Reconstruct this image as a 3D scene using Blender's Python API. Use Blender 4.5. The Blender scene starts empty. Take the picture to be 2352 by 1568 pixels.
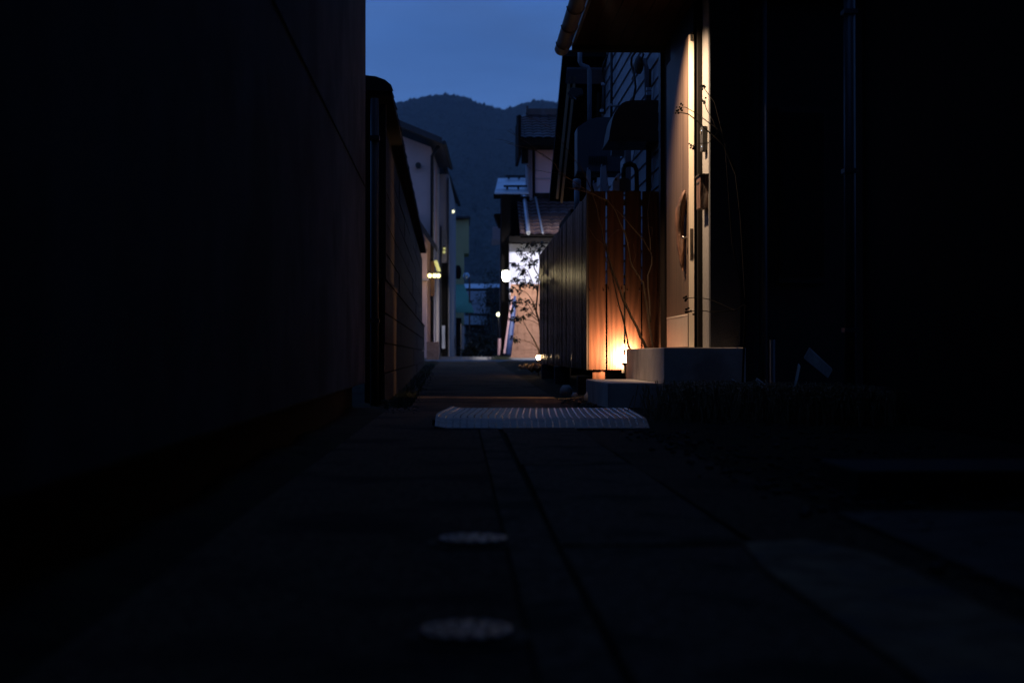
import bpy, bmesh, math, random
from mathutils import Vector, Matrix, noise
random.seed(7)
R = math.radians
sc = bpy.context.scene
col = sc.collection

# ------------------------------------------------------------------ camera
EYE = 0.37
FPX = 3266.7                       # focal length on the 2352-px-wide view
cam_d = bpy.data.cameras.new('camera'); cam = bpy.data.objects.new('camera', cam_d); col.objects.link(cam)
cam_d.sensor_width = 36; cam_d.lens = 50; cam_d.clip_end = 12000; cam_d.clip_start = 0.05
YAW, PITCH = math.atan(116 / FPX), math.atan(32 / FPX)
cam.location = (0, 0, EYE); cam.rotation_euler = (R(90) + PITCH, 0, -YAW)
cam_d.dof.use_dof = True; cam_d.dof.focus_distance = 10.8; cam_d.dof.aperture_fstop = 2.8
sc.camera = cam
_f = Vector((math.sin(YAW) * math.cos(PITCH), math.cos(YAW) * math.cos(PITCH), math.sin(PITCH)))
_r = Vector((math.cos(YAW), -math.sin(YAW), 0)); _u = _r.cross(_f)
def at(px, py, Y):                 # a measured point of the place at distance Y down the alley
    d = _f + _r * ((px - 1176) / FPX) + _u * ((784 - py) / FPX)
    return Vector((0, 0, EYE)) + d * (Y / d.y)
def ax(px, Y): return at(px, 816, Y).x
def az(py, Y, px=1200): return at(px, py, Y).z

# ------------------------------------------------------------------ world: dusk sky
SUN_EL, SUN_ROT = 3.0, 200
world = bpy.data.worlds.new('World'); sc.world = world; world.use_nodes = True
wn, wl = world.node_tree.nodes, world.node_tree.links
for n in list(wn): wn.remove(n)
w_out = wn.new('ShaderNodeOutputWorld'); w_bg = wn.new('ShaderNodeBackground')
sky = wn.new('ShaderNodeTexSky'); sky.sky_type = 'NISHITA'; sky.sun_disc = False
sky.sun_elevation = R(SUN_EL); sky.sun_rotation = R(SUN_ROT)
sky.air_density = 1.0; sky.dust_density = 0.3; sky.ozone_density = 3.0
tc = wn.new('ShaderNodeTexCoord'); mp = wn.new('ShaderNodeMapping'); mp.inputs['Scale'].default_value = (1.2, 1.2, 6)
nz = wn.new('ShaderNodeTexNoise'); nz.inputs['Scale'].default_value = 2.2; nz.inputs['Detail'].default_value = 4
mr = wn.new('ShaderNodeMapRange'); mr.inputs[1].default_value = 0.3; mr.inputs[2].default_value = 0.7; mr.inputs[3].default_value = 0.74; mr.inputs[4].default_value = 1.22
mul = wn.new('ShaderNodeMixRGB'); mul.blend_type = 'MULTIPLY'; mul.inputs[0].default_value = 1
tint = wn.new('ShaderNodeMixRGB'); tint.blend_type = 'MULTIPLY'; tint.inputs[0].default_value = 1
tint.inputs[2].default_value = (0.95, 0.95, 1.05, 1)
wl.new(tc.outputs['Generated'], mp.inputs[0]); wl.new(mp.outputs[0], nz.inputs['Vector']); wl.new(nz.outputs[0], mr.inputs[0])
dusk = wn.new('ShaderNodeMixRGB'); dusk.inputs[0].default_value = 0.70; dusk.inputs[2].default_value = (0.42, 1.22, 3.75, 1)
wl.new(sky.outputs[0], dusk.inputs[1]); wl.new(dusk.outputs[0], mul.inputs[1]); wl.new(mr.outputs[0], mul.inputs[2])
cld = wn.new('ShaderNodeMixRGB'); cm = wn.new('ShaderNodeMapRange'); cm.inputs[1].default_value = 0.42; cm.inputs[2].default_value = 0.68; cm.inputs[3].default_value = 0.0; cm.inputs[4].default_value = 0.55
n2 = wn.new('ShaderNodeTexNoise'); n2.inputs['Scale'].default_value = 3.4; n2.inputs['Detail'].default_value = 5; m2 = wn.new('ShaderNodeMapping'); m2.inputs['Scale'].default_value = (1, 1, 3.5); m2.inputs['Location'].default_value = (3.1, 0.4, 1.7)
wl.new(tc.outputs['Generated'], m2.inputs[0]); wl.new(m2.outputs[0], n2.inputs['Vector']); wl.new(n2.outputs[0], cm.inputs[0]); wl.new(cm.outputs[0], cld.inputs[0])
wl.new(mul.outputs[0], cld.inputs[1]); cld.inputs[2].default_value = (0.42, 0.74, 1.45, 1)
wl.new(cld.outputs[0], tint.inputs[1]); wl.new(tint.outputs[0], w_bg.inputs[0]); wl.new(w_bg.outputs[0], w_out.inputs[0])
w_bg.inputs[1].default_value = 0.155
sc.view_settings.view_transform = 'Standard'; sc.view_settings.look = 'None'
sc.view_settings.exposure = 0; sc.view_settings.gamma = 1
sc.cycles.max_bounces = 6; sc.cycles.diffuse_bounces = 3; sc.cycles.volume_bounces = 1
sc.cycles.sample_clamp_indirect = 3.0

# ------------------------------------------------------------------ materials
MATS = {}
def mat(name, c1, c2=None, rough=0.8, metal=0.0, scale=6.0, stretch=(1, 1, 1), bump=0.3, bscale=None, detail=6, dist=0.01, spots=None, wave=None, spec=0.5, coat=0):
    """noise-varied surface: two colours mixed by stretched noise, optional second stain colour, optional grain waves"""
    m = bpy.data.materials.new(name); m.use_nodes = True
    nt = m.node_tree; N, L = nt.nodes, nt.links; b = N['Principled BSDF']
    c2 = c2 or tuple(x * 0.65 for x in c1)
    t = N.new('ShaderNodeTexCoord'); mp = N.new('ShaderNodeMapping'); mp.inputs['Scale'].default_value = stretch
    L.new(t.outputs['Object'], mp.inputs[0])
    n1 = N.new('ShaderNodeTexNoise'); n1.inputs['Scale'].default_value = scale; n1.inputs['Detail'].default_value = detail; n1.inputs['Roughness'].default_value = 0.62
    L.new(mp.outputs[0], n1.inputs['Vector'])
    cr = N.new('ShaderNodeValToRGB'); cr.color_ramp.elements[0].position = 0.34; cr.color_ramp.elements[1].position = 0.66
    cr.color_ramp.elements[0].color = (*c2, 1); cr.color_ramp.elements[1].color = (*c1, 1)
    L.new(n1.outputs[0], cr.inputs[0]); out = cr.outputs[0]
    h = n1.outputs[0]
    if wave:
        wv = N.new('ShaderNodeTexWave'); wv.wave_type = 'BANDS'; wv.bands_direction = wave[0]
        wv.inputs['Scale'].default_value = wave[1]; wv.inputs['Distortion'].default_value = wave[2]; wv.inputs['Detail'].default_value = 3; wv.inputs['Detail Scale'].default_value = 1.2
        L.new(mp.outputs[0], wv.inputs['Vector'])
        mx = N.new('ShaderNodeMixRGB'); mx.blend_type = 'MULTIPLY'; mx.inputs[0].default_value = wave[3]
        L.new(out, mx.inputs[1]); L.new(wv.outputs[0], mx.inputs[2]); out = mx.outputs[0]; h = wv.outputs[0]
    if spots:
        n2 = N.new('ShaderNodeTexNoise'); n2.inputs['Scale'].default_value = spots[1]; n2.inputs['Detail'].default_value = 5
        L.new(t.outputs['Object'], n2.inputs['Vector'])
        r2 = N.new('ShaderNodeMapRange'); r2.inputs[1].default_value = spots[2]; r2.inputs[2].default_value = spots[2] + 0.12
        L.new(n2.outputs[0], r2.inputs[0])
        mx = N.new('ShaderNodeMixRGB'); L.new(r2.outputs[0], mx.inputs[0]); L.new(out, mx.inputs[1]); mx.inputs[2].default_value = (*spots[0], 1); out = mx.outputs[0]
    L.new(out, b.inputs['Base Color'])
    b.inputs['Roughness'].default_value = rough; b.inputs['Metallic'].default_value = metal
    b.inputs['Specular IOR Level'].default_value = spec
    if coat: b.inputs['Coat Weight'].default_value = coat
    if bump:
        n3 = N.new('ShaderNodeTexNoise'); n3.inputs['Scale'].default_value = bscale or scale * 6; n3.inputs['Detail'].default_value = 5
        L.new(mp.outputs[0], n3.inputs['Vector'])
        ad = N.new('ShaderNodeMath'); ad.operation = 'ADD'; L.new(h, ad.inputs[0]); L.new(n3.outputs[0], ad.inputs[1])
        bp = N.new('ShaderNodeBump'); bp.inputs['Strength'].default_value = bump; bp.inputs['Distance'].default_value = dist
        L.new(ad.outputs[0], bp.inputs['Height']); L.new(bp.outputs[0], b.inputs['Normal'])
    MATS[name] = m; return m
def emit(name, c, s):
    m = bpy.data.materials.new(name); m.use_nodes = True; b = m.node_tree.nodes['Principled BSDF']
    b.inputs['Base Color'].default_value = (*c, 1); b.inputs['Emission Color'].default_value = (*c, 1); b.inputs['Emission Strength'].default_value = s
    MATS[name] = m; return m
mat('render_wall', (0.080, 0.070, 0.064), (0.036, 0.032, 0.030), 1.0, spec=0.15, scale=2.5, bump=0.5, bscale=60, dist=0.004, spots=((0.030, 0.025, 0.022), 1.1, 0.52))
mat('dark_concrete', (0.035, 0.034, 0.033), (0.02, 0.02, 0.02), 0.95, scale=5)
mat('concrete', (0.58, 0.52, 0.46), (0.42, 0.375, 0.33), 0.85, scale=5, bump=0.4, bscale=70, dist=0.003, spots=((0.34, 0.30, 0.265), 3, 0.56))
mat('asphalt', (0.15, 0.092, 0.055), (0.010, 0.007, 0.005), 1.0, spec=0.12, scale=60, bump=0.9, bscale=160, dist=0.006, spots=((0.022, 0.018, 0.014), 2.2, 0.5))
mat('slab', (0.19, 0.122, 0.078), (0.030, 0.020, 0.013), 1.0, spec=0.12, scale=45, bump=0.9, bscale=170, dist=0.005, spots=((0.03, 0.032, 0.022), 4, 0.5))
mat('paving', (0.36, 0.215, 0.115), (0.12, 0.074, 0.042), 0.95, spec=0.15, scale=14, bump=0.9, bscale=80, dist=0.006, spots=((0.10, 0.085, 0.07), 7, 0.54))
mat('soil', (0.026, 0.020, 0.012), (0.009, 0.008, 0.005), 1, spec=0.1, scale=9, bump=1, bscale=50, dist=0.02, spots=((0.022, 0.028, 0.010), 5, 0.5))
mat('far_ground', (0.05, 0.055, 0.035), (0.03, 0.035, 0.025), 1, scale=0.05)
mat('street', (0.075, 0.075, 0.078), (0.05, 0.05, 0.052), 0.8, scale=3)
mat('dark_kerb', (0.14, 0.10, 0.075), (0.07, 0.05, 0.04), 0.95, scale=9, bump=0.6, bscale=60, dist=0.005, spec=0.2)
mat('kerb', (0.34, 0.33, 0.32), (0.22, 0.215, 0.21), 0.9, scale=6)
mat('weathered_board', (0.024, 0.014, 0.008), (0.008, 0.005, 0.004), 0.8, spec=0.2, scale=3, stretch=(9, 9, 0.8), bump=0.8, bscale=14, dist=0.006, spots=((0.055, 0.036, 0.02), 4, 0.6))
mat('rusty_board', (0.028, 0.013, 0.006), (0.010, 0.005, 0.003), 0.85, spec=0.2, scale=3, stretch=(8, 8, 0.6), bump=0.6, bscale=14, dist=0.004)
mat('black_tile', (0.030, 0.027, 0.026), (0.016, 0.015, 0.015), 0.45, scale=8, bump=0.2)
mat('brown_tile', (0.085, 0.050, 0.046), (0.035, 0.024, 0.026), 0.42, scale=2.5, bump=0.2, spots=((0.10, 0.10, 0.12), 1.3, 0.6))
mat('black_paint', (0.012, 0.012, 0.013), (0.008, 0.008, 0.008), 0.6, scale=10, bump=0.1)
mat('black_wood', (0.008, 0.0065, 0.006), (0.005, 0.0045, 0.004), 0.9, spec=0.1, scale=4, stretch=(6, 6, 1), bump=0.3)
mat('rose_render', (0.90, 0.55, 0.52), (0.84, 0.50, 0.48), 0.9, scale=1.2, bump=0.1)
mat('pink_render', (0.74, 0.49, 0.42), (0.64, 0.42, 0.36), 0.9, scale=1.2, bump=0.1)
mat('lilac_render', (0.44, 0.38, 0.40), (0.34, 0.30, 0.32), 0.9, scale=1.0, bump=0.1)
mat('blue_render', (0.42, 0.36, 0.33), (0.30, 0.26, 0.24), 0.9, scale=1.0, bump=0.1)
mat('yellow_render', (0.52, 0.46, 0.22), (0.44, 0.39, 0.18), 0.9, scale=1.0, bump=0.1)
mat('tan_block', (0.44, 0.23, 0.14), (0.33, 0.17, 0.10), 0.95, scale=7, bump=0.8, bscale=20, dist=0.02)
mat('white_plaster', (0.74, 0.76, 0.88), (0.70, 0.72, 0.84), 0.9, scale=1.5, bump=0.1)
mat('teal_cloth', (0.12, 0.32, 0.20), (0.10, 0.27, 0.165), 0.9, scale=1.0, stretch=(1, 1, 4), bump=0.2)
mat('silver_roof', (0.62, 0.66, 0.70), (0.42, 0.46, 0.50), 0.38, 0.75, scale=1.2, bump=0.15, bscale=6, spots=((0.30, 0.30, 0.32), 1.0, 0.58))
mat('roof_metal', (0.04, 0.04, 0.045), (0.025, 0.025, 0.03), 0.5, 0.3, scale=2)
mat('siding', (0.27, 0.275, 0.30), (0.20, 0.205, 0.225), 0.7, scale=3, stretch=(5, 1, 5), bump=0.3, bscale=30, dist=0.003)
mat('pipe_grey', (0.20, 0.21, 0.24), (0.15, 0.16, 0.18), 0.45, scale=4, bump=0.05)
mat('hood_grey', (0.085, 0.092, 0.105), (0.07, 0.075, 0.085), 0.5, 0.2, scale=3, bump=0.05)
mat('pale_panel', (0.42, 0.44, 0.50), (0.34, 0.36, 0.40), 0.6, scale=5, bump=0.1)
mat('cedar', (0.058, 0.021, 0.011), (0.022, 0.0078, 0.0042), 0.55, scale=1.2, stretch=(5, 5, 0.5), bump=0.25, bscale=14, dist=0.002, wave=('X', 1.1, 14, 0.34), spec=0.12)
mat('cedar_slat', (0.022, 0.012, 0.006), (0.008, 0.005, 0.003), 0.24, scale=3, stretch=(6, 6, 0.5), bump=0.35, bscale=12, dist=0.003, spec=0.5)
mat('dark_stain', (0.022, 0.012, 0.008), (0.012, 0.007, 0.005), 0.5, scale=3, stretch=(8, 8, 0.6), bump=0.3, bscale=12, dist=0.002)
mat('soffit', (0.018, 0.008, 0.004), (0.009, 0.004, 0.0025), 0.9, spec=0.06, scale=3, stretch=(8, 0.6, 8), bump=0.2)
mat('beige_trim', (0.88, 0.72, 0.50), (0.80, 0.65, 0.45), 0.7, scale=4, bump=0.1)
mat('door_face', (0.15, 0.098, 0.066), (0.055, 0.036, 0.025), 0.55, scale=2.2, stretch=(1, 26, 0.35), bump=0.5, bscale=3, dist=0.003)
mat('door_edge', (0.76, 0.66, 0.54), (0.70, 0.60, 0.48), 0.55, scale=2, stretch=(30, 1, 0.4), bump=0.05)
mat('kick_plate', (0.62, 0.56, 0.48), (0.50, 0.45, 0.38), 0.42, 0.35, scale=4, stretch=(1, 8, 1), bump=0.25, bscale=12, dist=0.003)
mat('driftwood', (0.16, 0.075, 0.042), (0.025, 0.012, 0.009), 0.6, scale=6, stretch=(2, 2, 0.5), bump=1, bscale=10, dist=0.02)
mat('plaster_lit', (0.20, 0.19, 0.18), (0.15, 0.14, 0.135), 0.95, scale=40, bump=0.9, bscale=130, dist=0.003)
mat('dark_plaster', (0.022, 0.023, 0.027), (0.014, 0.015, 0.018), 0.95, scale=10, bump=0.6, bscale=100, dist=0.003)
mat('steel', (0.72, 0.72, 0.72), (0.6, 0.6, 0.6), 0.2, 1.0, scale=8, bump=0)
mat('bronze', (0.10, 0.075, 0.055), (0.06, 0.045, 0.035), 0.5, 0.6, scale=20, bump=0.1)
mat('aluminium', (0.34, 0.29, 0.235), (0.20, 0.17, 0.14), 0.60, 0.25, spec=0.25, scale=14, bump=0.3, bscale=60, dist=0.002, spots=((0.22, 0.21, 0.20), 9, 0.58))
mat('tread_metal', (0.80, 0.74, 0.64), (0.50, 0.46, 0.40), 0.22, 0.95, scale=30, bump=0)
mat('cover_base', (0.02, 0.02, 0.02), (0.012, 0.012, 0.012), 0.9, spec=0.1, scale=30, bump=0.3)
mat('cast_iron', (0.17, 0.19, 0.21), (0.09, 0.10, 0.11), 0.36, 0.85, scale=30, bump=0.4)
mat('twig_shadow', (0.006, 0.005, 0.004), (0.003, 0.003, 0.003), 0.9, spec=0.1, scale=30, bump=0)
mat('bark', (0.12, 0.075, 0.042), (0.05, 0.032, 0.019), 0.8, scale=30, stretch=(1, 1, 0.4), bump=0.8, bscale=90, dist=0.003)
mat('leaf', (0.030, 0.038, 0.016), (0.016, 0.022, 0.010), 0.5, scale=14, bump=0)
mat('weed', (0.045, 0.050, 0.018), (0.022, 0.028, 0.010), 0.7, scale=14, bump=0)
mat('dry_grass', (0.42, 0.28, 0.15), (0.12, 0.085, 0.05), 0.8, scale=14, bump=0)
mat('scrap_wood', (0.40, 0.37, 0.34), (0.24, 0.22, 0.20), 0.8, scale=4, stretch=(6, 1, 1), bump=0.4)
mat('pebble', (0.060, 0.057, 0.052), (0.03, 0.029, 0.027), 0.85, scale=40, bump=0.3)
mat('forest', (0.030, 0.042, 0.030), (0.016, 0.024, 0.018), 1, scale=0.02, bump=0)
mat('blue_tarp', (0.04, 0.07, 0.19), (0.03, 0.055, 0.15), 0.5, scale=6, bump=0.4, bscale=12, dist=0.02)
mat('salmon', (0.50, 0.30, 0.30), (0.40, 0.24, 0.24), 0.6, scale=6, bump=0.1)
mat('glass_dark', (0.02, 0.022, 0.026), (0.015, 0.016, 0.02), 0.12, scale=2, bump=0)
mat('mirror_face', (0.55, 0.70, 0.78), (0.5, 0.64, 0.72), 0.12, 0.9, scale=2, bump=0)
mat('orange_wood', (0.17, 0.08, 0.04), (0.11, 0.05, 0.025), 0.7, scale=3, stretch=(5, 5, 0.6), bump=0.2)
emit('lamp_warm', (1.0, 0.62, 0.30), 36)
emit('lamp_garden', (1.0, 0.66, 0.36), 70)
emit('lamp_street', (1.0, 0.96, 0.72), 22)
emit('lamp_yellow', (1.0, 0.88, 0.38), 3.0)
emit('lamp_small', (0.95, 0.95, 0.62), 1.6)
emit('lamp_dim', (0.9, 0.85, 0.30), 0.45)
emit('led', (0.5, 0.7, 1.0), 0.6)

# ------------------------------------------------------------------ mesh helpers
class MB:
    def __init__(s): s.v = []; s.f = []
    def add(s, vs, fs):
        o = len(s.v); s.v += [tuple(v) for v in vs]; s.f += [tuple(i + o for i in f) for f in fs]; return s
    def box(s, x0, x1, y0, y1, z0, z1, rot=None, piv=None):
        vs = [Vector((x, y, z)) for z in (z0, z1) for y in (y0, y1) for x in (x0, x1)]
        if rot:
            p = piv or Vector(((x0 + x1) / 2, (y0 + y1) / 2, (z0 + z1) / 2))
            M = Matrix.Rotation(rot[1], 3, rot[0]); vs = [p + M @ (v - p) for v in vs]
        return s.add(vs, [(0, 2, 3, 1), (4, 5, 7, 6), (0, 1, 5, 4), (1, 3, 7, 5), (3, 2, 6, 7), (2, 0, 4, 6)])
    def prism(s, poly, d):          # poly of 3-D points extruded by vector d
        n = len(poly); d = Vector(d); a = [Vector(p) for p in poly]
        return s.add(a + [p + d for p in a], [tuple(range(n - 1, -1, -1)), tuple(range(n, 2 * n))] + [(i, (i + 1) % n, n + (i + 1) % n, n + i) for i in range(n)])
    def quad(s, a, b, c, d): return s.add([a, b, c, d], [(0, 1, 2, 3)])
    def tube(s, pts, r, seg=8, cap=True):
        pts = [Vector(p) for p in pts]; n = len(pts); rs = r if isinstance(r, (list, tuple)) else [r] * n
        vs = []; prev = None
        for i, p in enumerate(pts):
            t = (pts[min(i + 1, n - 1)] - pts[max(i - 1, 0)]).normalized()
            a = prev if prev else (Vector((1, 0, 0)) if abs(t.x) < 0.8 else Vector((0, 1, 0)))
            a = (a - t * a.dot(t)).normalized(); prev = a; b = t.cross(a)
            vs += [p + (a * math.cos(2 * math.pi * k / seg) + b * math.sin(2 * math.pi * k / seg)) * rs[i] for k in range(seg)]
        fs = [(i * seg + k, i * seg + (k + 1) % seg, (i + 1) * seg + (k + 1) % seg, (i + 1) * seg + k) for i in range(n - 1) for k in range(seg)]
        if cap: fs += [tuple(range(seg - 1, -1, -1)), tuple((n - 1) * seg + k for k in range(seg))]
        return s.add(vs, fs)
    def lathe(s, c, prof, seg=24):  # prof: list of (r, z) about a vertical axis at c
        c = Vector(c); vs = []
        for r, z in prof: vs += [c + Vector((r * math.cos(2 * math.pi * k / seg), r * math.sin(2 * math.pi * k / seg), z)) for k in range(seg)]
        n = len(prof)
        fs = [(i * seg + k, i * seg + (k + 1) % seg, (i + 1) * seg + (k + 1) % seg, (i + 1) * seg + k) for i in range(n - 1) for k in range(seg)]
        fs += [tuple(range(seg - 1, -1, -1)), tuple((n - 1) * seg + k for k in range(seg))]
        return s.add(vs, fs)
    def ball(s, c, r, seg=10, rings=6, sq=(1, 1, 1)):
        c = Vector(c); vs = []
        for i in range(1, rings):
            a = math.pi * i / rings
            vs += [c + Vector((math.sin(a) * math.cos(2 * math.pi * k / seg) * sq[0], math.sin(a) * math.sin(2 * math.pi * k / seg) * sq[1], -math.cos(a) * sq[2])) * r for k in range(seg)]
        n = rings - 1
        fs = [(i * seg + k, i * seg + (k + 1) % seg, (i + 1) * seg + (k + 1) % seg, (i + 1) * seg + k) for i in range(n - 1) for k in range(seg)]
        fs += [tuple(range(seg - 1, -1, -1)), tuple((n - 1) * seg + k for k in range(seg))]
        return s.add(vs, fs)
    def build(s, name, m, parent=None, label=None, cat=None, group=None, kind=None, bevel=0, smooth=False, local=False):
        off = Vector((0, 0, 0)); p = parent if not local else None
        while p is not None: off += Vector(p.location); p = p.parent
        me = bpy.data.meshes.new(name); me.from_pydata([Vector(v) - off for v in s.v], [], s.f); me.update()
        if smooth: me.polygons.foreach_set('use_smooth', [True] * len(me.polygons))
        me.materials.append(MATS[m] if isinstance(m, str) else m)
        if bevel:
            bm = bmesh.new(); bm.from_mesh(me); bmesh.ops.recalc_face_normals(bm, faces=bm.faces)
            bmesh.ops.bevel(bm, geom=bm.edges[:], offset=bevel, segments=2, affect='EDGES', profile=0.6); bm.to_mesh(me); bm.free()
        o = bpy.data.objects.new(name, me); col.objects.link(o); o.parent = parent
        return tag(o, label, cat, group, kind)
def tag(o, label=None, cat=None, group=None, kind=None):
    if label: o['label'] = label
    if cat: o['category'] = cat
    if group: o['group'] = group
    if kind: o['kind'] = kind
    return o
def thing(name, label, cat, loc, group=None):
    o = bpy.data.objects.new(name, None); col.objects.link(o); o.location = loc; o.empty_display_size = 0.1
    return tag(o, label, cat, group)
def copy_tree(o, loc, label=None):
    c = o.copy(); col.objects.link(c); c.location = loc
    if label: c['label'] = label
    def rec(a, b):
        for ch in list(a.children):
            d = ch.copy(); col.objects.link(d); d.parent = b; rec(ch, d)
    rec(o, c); return c
def piece(src, parent, loc):       # another piece sharing the mesh of src
    o = src.copy(); col.objects.link(o); o.parent = parent; o.location = loc; return o
def lamp(name, loc, power, colr, radius=0.03, parent=None, spot=None, target=None, blend=0.6):
    d = bpy.data.lights.new(name, 'SPOT' if spot else 'POINT'); d.energy = power; d.color = colr; d.shadow_soft_size = radius
    if spot: d.spot_size = R(spot); d.spot_blend = blend
    o = bpy.data.objects.new(name, d); col.objects.link(o)
    off = Vector(parent.location) if parent else Vector((0, 0, 0)); o.parent = parent; o.location = Vector(loc) - off
    if target: o.rotation_euler = (Vector(target) - Vector(loc)).to_track_quat('-Z', 'Y').to_euler()
    return o
def gz(Y):                          # height of the alley surface: level, then a slight rise to the street
    return 0.0 if Y < 12 else min((Y - 12) / 22 * 0.22, 0.22)
def strip(x0, x1, ys, dz, name, m, xr=None, **k):
    b = MB(); 
    for i, y in enumerate(ys): b.v += [(x0, y, gz(y) + dz), (x1, y, gz(y) + dz)]
    b.f = [(2 * i, 2 * i + 1, 2 * i + 3, 2 * i + 2) for i in range(len(ys) - 1)]
    return b.build(name, m, **k)

# ------------------------------------------------------------------ ground, road, street
strip(-2900, 2900, [-2900, 0, 12, 34, 60, 2900], -0.03, 'ground', 'far_ground', kind='structure')
# earth under the alley, uneven on both verges
b = MB(); NX, NY = 70, 150
for j in range(NY + 1):
    y = -3 + 37 * (j / NY) ** 1.3
    for i in range(NX + 1):
        x = -1.6 + 6.2 * i / NX
        e = max(0, min(1, (x - 0.86) * 4)) if x > 0.4 else max(0, min(1, (-0.50 - x) * 6))
        z = gz(y) - 0.004 + e * (0.02 + 0.035 * noise.noise(Vector((x * 5, y * 3, 0))) + 0.012 * noise.noise(Vector((x * 21, y * 15, 3))))
        if x > 0.65 and y < 3.4: z -= 0.03
        if 6.9 < y < 9.1 and x < 1.12: z = min(z, gz(y) - 0.002)
        b.v.append((x, y, z))
b.f = [(j * (NX + 1) + i, j * (NX + 1) + i + 1, (j + 1) * (NX + 1) + i + 1, (j + 1) * (NX + 1) + i) for j in range(NY) for i in range(NX)]
b.build('soil_ground', 'soil', kind='structure', smooth=True)
strip(-0.50, 0.082, [-3, 0, 4, 8, 12, 34.2], 0.004, 'alley_road', 'asphalt', kind='structure')
strip(0.090, 0.180, [-3, 0, 4, 8, 9.4], 0.006, 'road_edge', 'slab', kind='structure')
strip(0.082, 0.176, [9.6, 12, 34.2], 0.004, 'alley_road', 'asphalt', kind='structure')
strip(0.572, 0.86, [-3, 0, 4, 6.9], 0.007, 'road_edge', 'asphalt', kind='structure')
strip(0.176, 0.80, [9.6, 12, 34.2], 0.004, 'alley_road', 'asphalt', kind='structure')
# concrete covers over the drain
gc = thing('drain_cover', None, None, (0, 0, 0)); tag(gc, kind='structure')
b = MB().box(-0.1825, 0.1825, -0.985, 0.985, -0.05, 0.0); s0 = b.build('slab', 'slab', gc, bevel=0.006)
s0.location = (0.375, 1.2, 0.010); s0.rotation_euler.z = R(0.3)
for k in range(-1, 5):
    if k == 0: continue
    o = piece(s0, gc, (0.372 + 0.006 * k, 1.7 + 2.0 * (k - 0) - 0.0, 0.010 + random.uniform(-.003, .003))); o.rotation_euler.z = R(random.uniform(-.5, -.1))
s0.location.y = 1.7
# the street crossing at the end of the alley
b = MB().box(-30, 30, 35.2, 38.0, 0.15, 0.232); b.build('street', 'street', kind='structure')
b = MB().box(-2.2, 30, 34.9, 35.05, 0.15, 0.262); b.build('kerb', 'kerb', kind='structure', bevel=0.01)
b = MB().prism([at(975, 830, 37.7), at(1060, 830, 37.7), at(1160, 830, 40), at(1160, 830, 40.5), at(1060, 830, 38.4), at(975, 830, 38.2)], (0, 0, 0.13))
b.build('kerb', 'kerb', kind='structure')
b = MB().prism([(-6, 42, .1), (0.2, 38.3, .1), (6.0, 40.0, .1), (4.5, 90, .1), (-2, 90, .1)], (0, 0, 0.14)); b.build('road', 'street', kind='structure')

# ------------------------------------------------------------------ hills and forest
RP = [(-1500, 420), (300, 330), (600, 285), (892, 241), (927, 238), (958, 229), (987, 222), (1024, 222), (1064, 225), (1079, 231), (1088, 240), (1112, 244), (1134, 251), (1160, 257), (1178, 250), (1200, 242), (1237, 234), (1266, 238), (1400, 262), (1700, 215), (2400, 280), (4200, 430)]
def ridge(px):
    for (a, ya), (c, yc) in zip(RP, RP[1:]):
        if a <= px <= c: return ya + (yc - ya) * (px - a) / (c - a)
    return 430
pxs = [-1500 + 60 * i for i in range(38)] + [780 + 4 * i for i in range(140)] + [1340 + 60 * i for i in range(48)]
b = MB(); rows = 34
for px in pxs:
    top = az(ridge(px), 2500, px)
    for j in range(rows + 1):
        t = j / rows; Y = 900 + 1600 * t if t < 0.97 else 2500 + (t - .97) * 9000
        Yd = 700 + 1800 * min(1, t / 0.94) + max(0, t - .94) * 6000
        h = top * (min(1, t / 0.94)) ** 1.35 - max(0, t - .94) * 1800
        p = at(px, 816, Yd)
        h += 14 * noise.noise(Vector((p.x * .006, p.y * .006, 0))) * min(1, t * 3) * (1 if t < .8 else max(0, (.94 - t) * 7))
        b.v.append((p.x, p.y, h))
n = rows + 1
b.f = [(i * n + j, (i + 1) * n + j, (i + 1) * n + j + 1, i * n + j + 1) for i in range(len(pxs) - 1) for j in range(rows)]
hill = b.build('hills', 'forest', kind='structure', smooth=True)
bv = b.v; b = MB()
def cone(p, r, h):
    a = random.random() * 6
    vs = [(p[0] + r * math.cos(a + k * 1.2566), p[1] + r * math.sin(a + k * 1.2566), p[2] - h * .1) for k in range(5)] + [(p[0] + r * .55 * math.cos(a + k * 1.2566 + .5), p[1] + r * .55 * math.sin(a + k * 1.2566 + .5), p[2] + h * .62) for k in range(5)] + [(p[0], p[1], p[2] + h)]
    b.add(vs, [(k, (k + 1) % 5, 5 + (k + 1) % 5, 5 + k) for k in range(5)] + [(5 + k, 5 + (k + 1) % 5, 10) for k in range(5)])
for _ in range(16000):
    px = random.uniform(820, 1330); i = 38 + (px - 780) / 4; i0 = int(i); fi = i - i0
    t = random.choice([random.uniform(0.2, .94), random.uniform(.9, .96), random.uniform(.6, .96)]) * rows; j0 = min(int(t), rows - 1); fj = t - j0
    q = [Vector(bv[(i0 + a) * n + j0 + c]) for a in (0, 1) for c in (0, 1)]
    p = (q[0] * (1 - fj) + q[1] * fj) * (1 - fi) + (q[2] * (1 - fj) + q[3] * fj) * fi
    w = random.uniform(3.5, 8); cone(p, w, random.uniform(3.0, 8.5) * (1 + .5 * (random.random() < .05)))
b.build('forest', 'forest', kind='stuff', label='dark conifer forest covering the hills beyond the houses', cat='forest', smooth=True)

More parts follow.
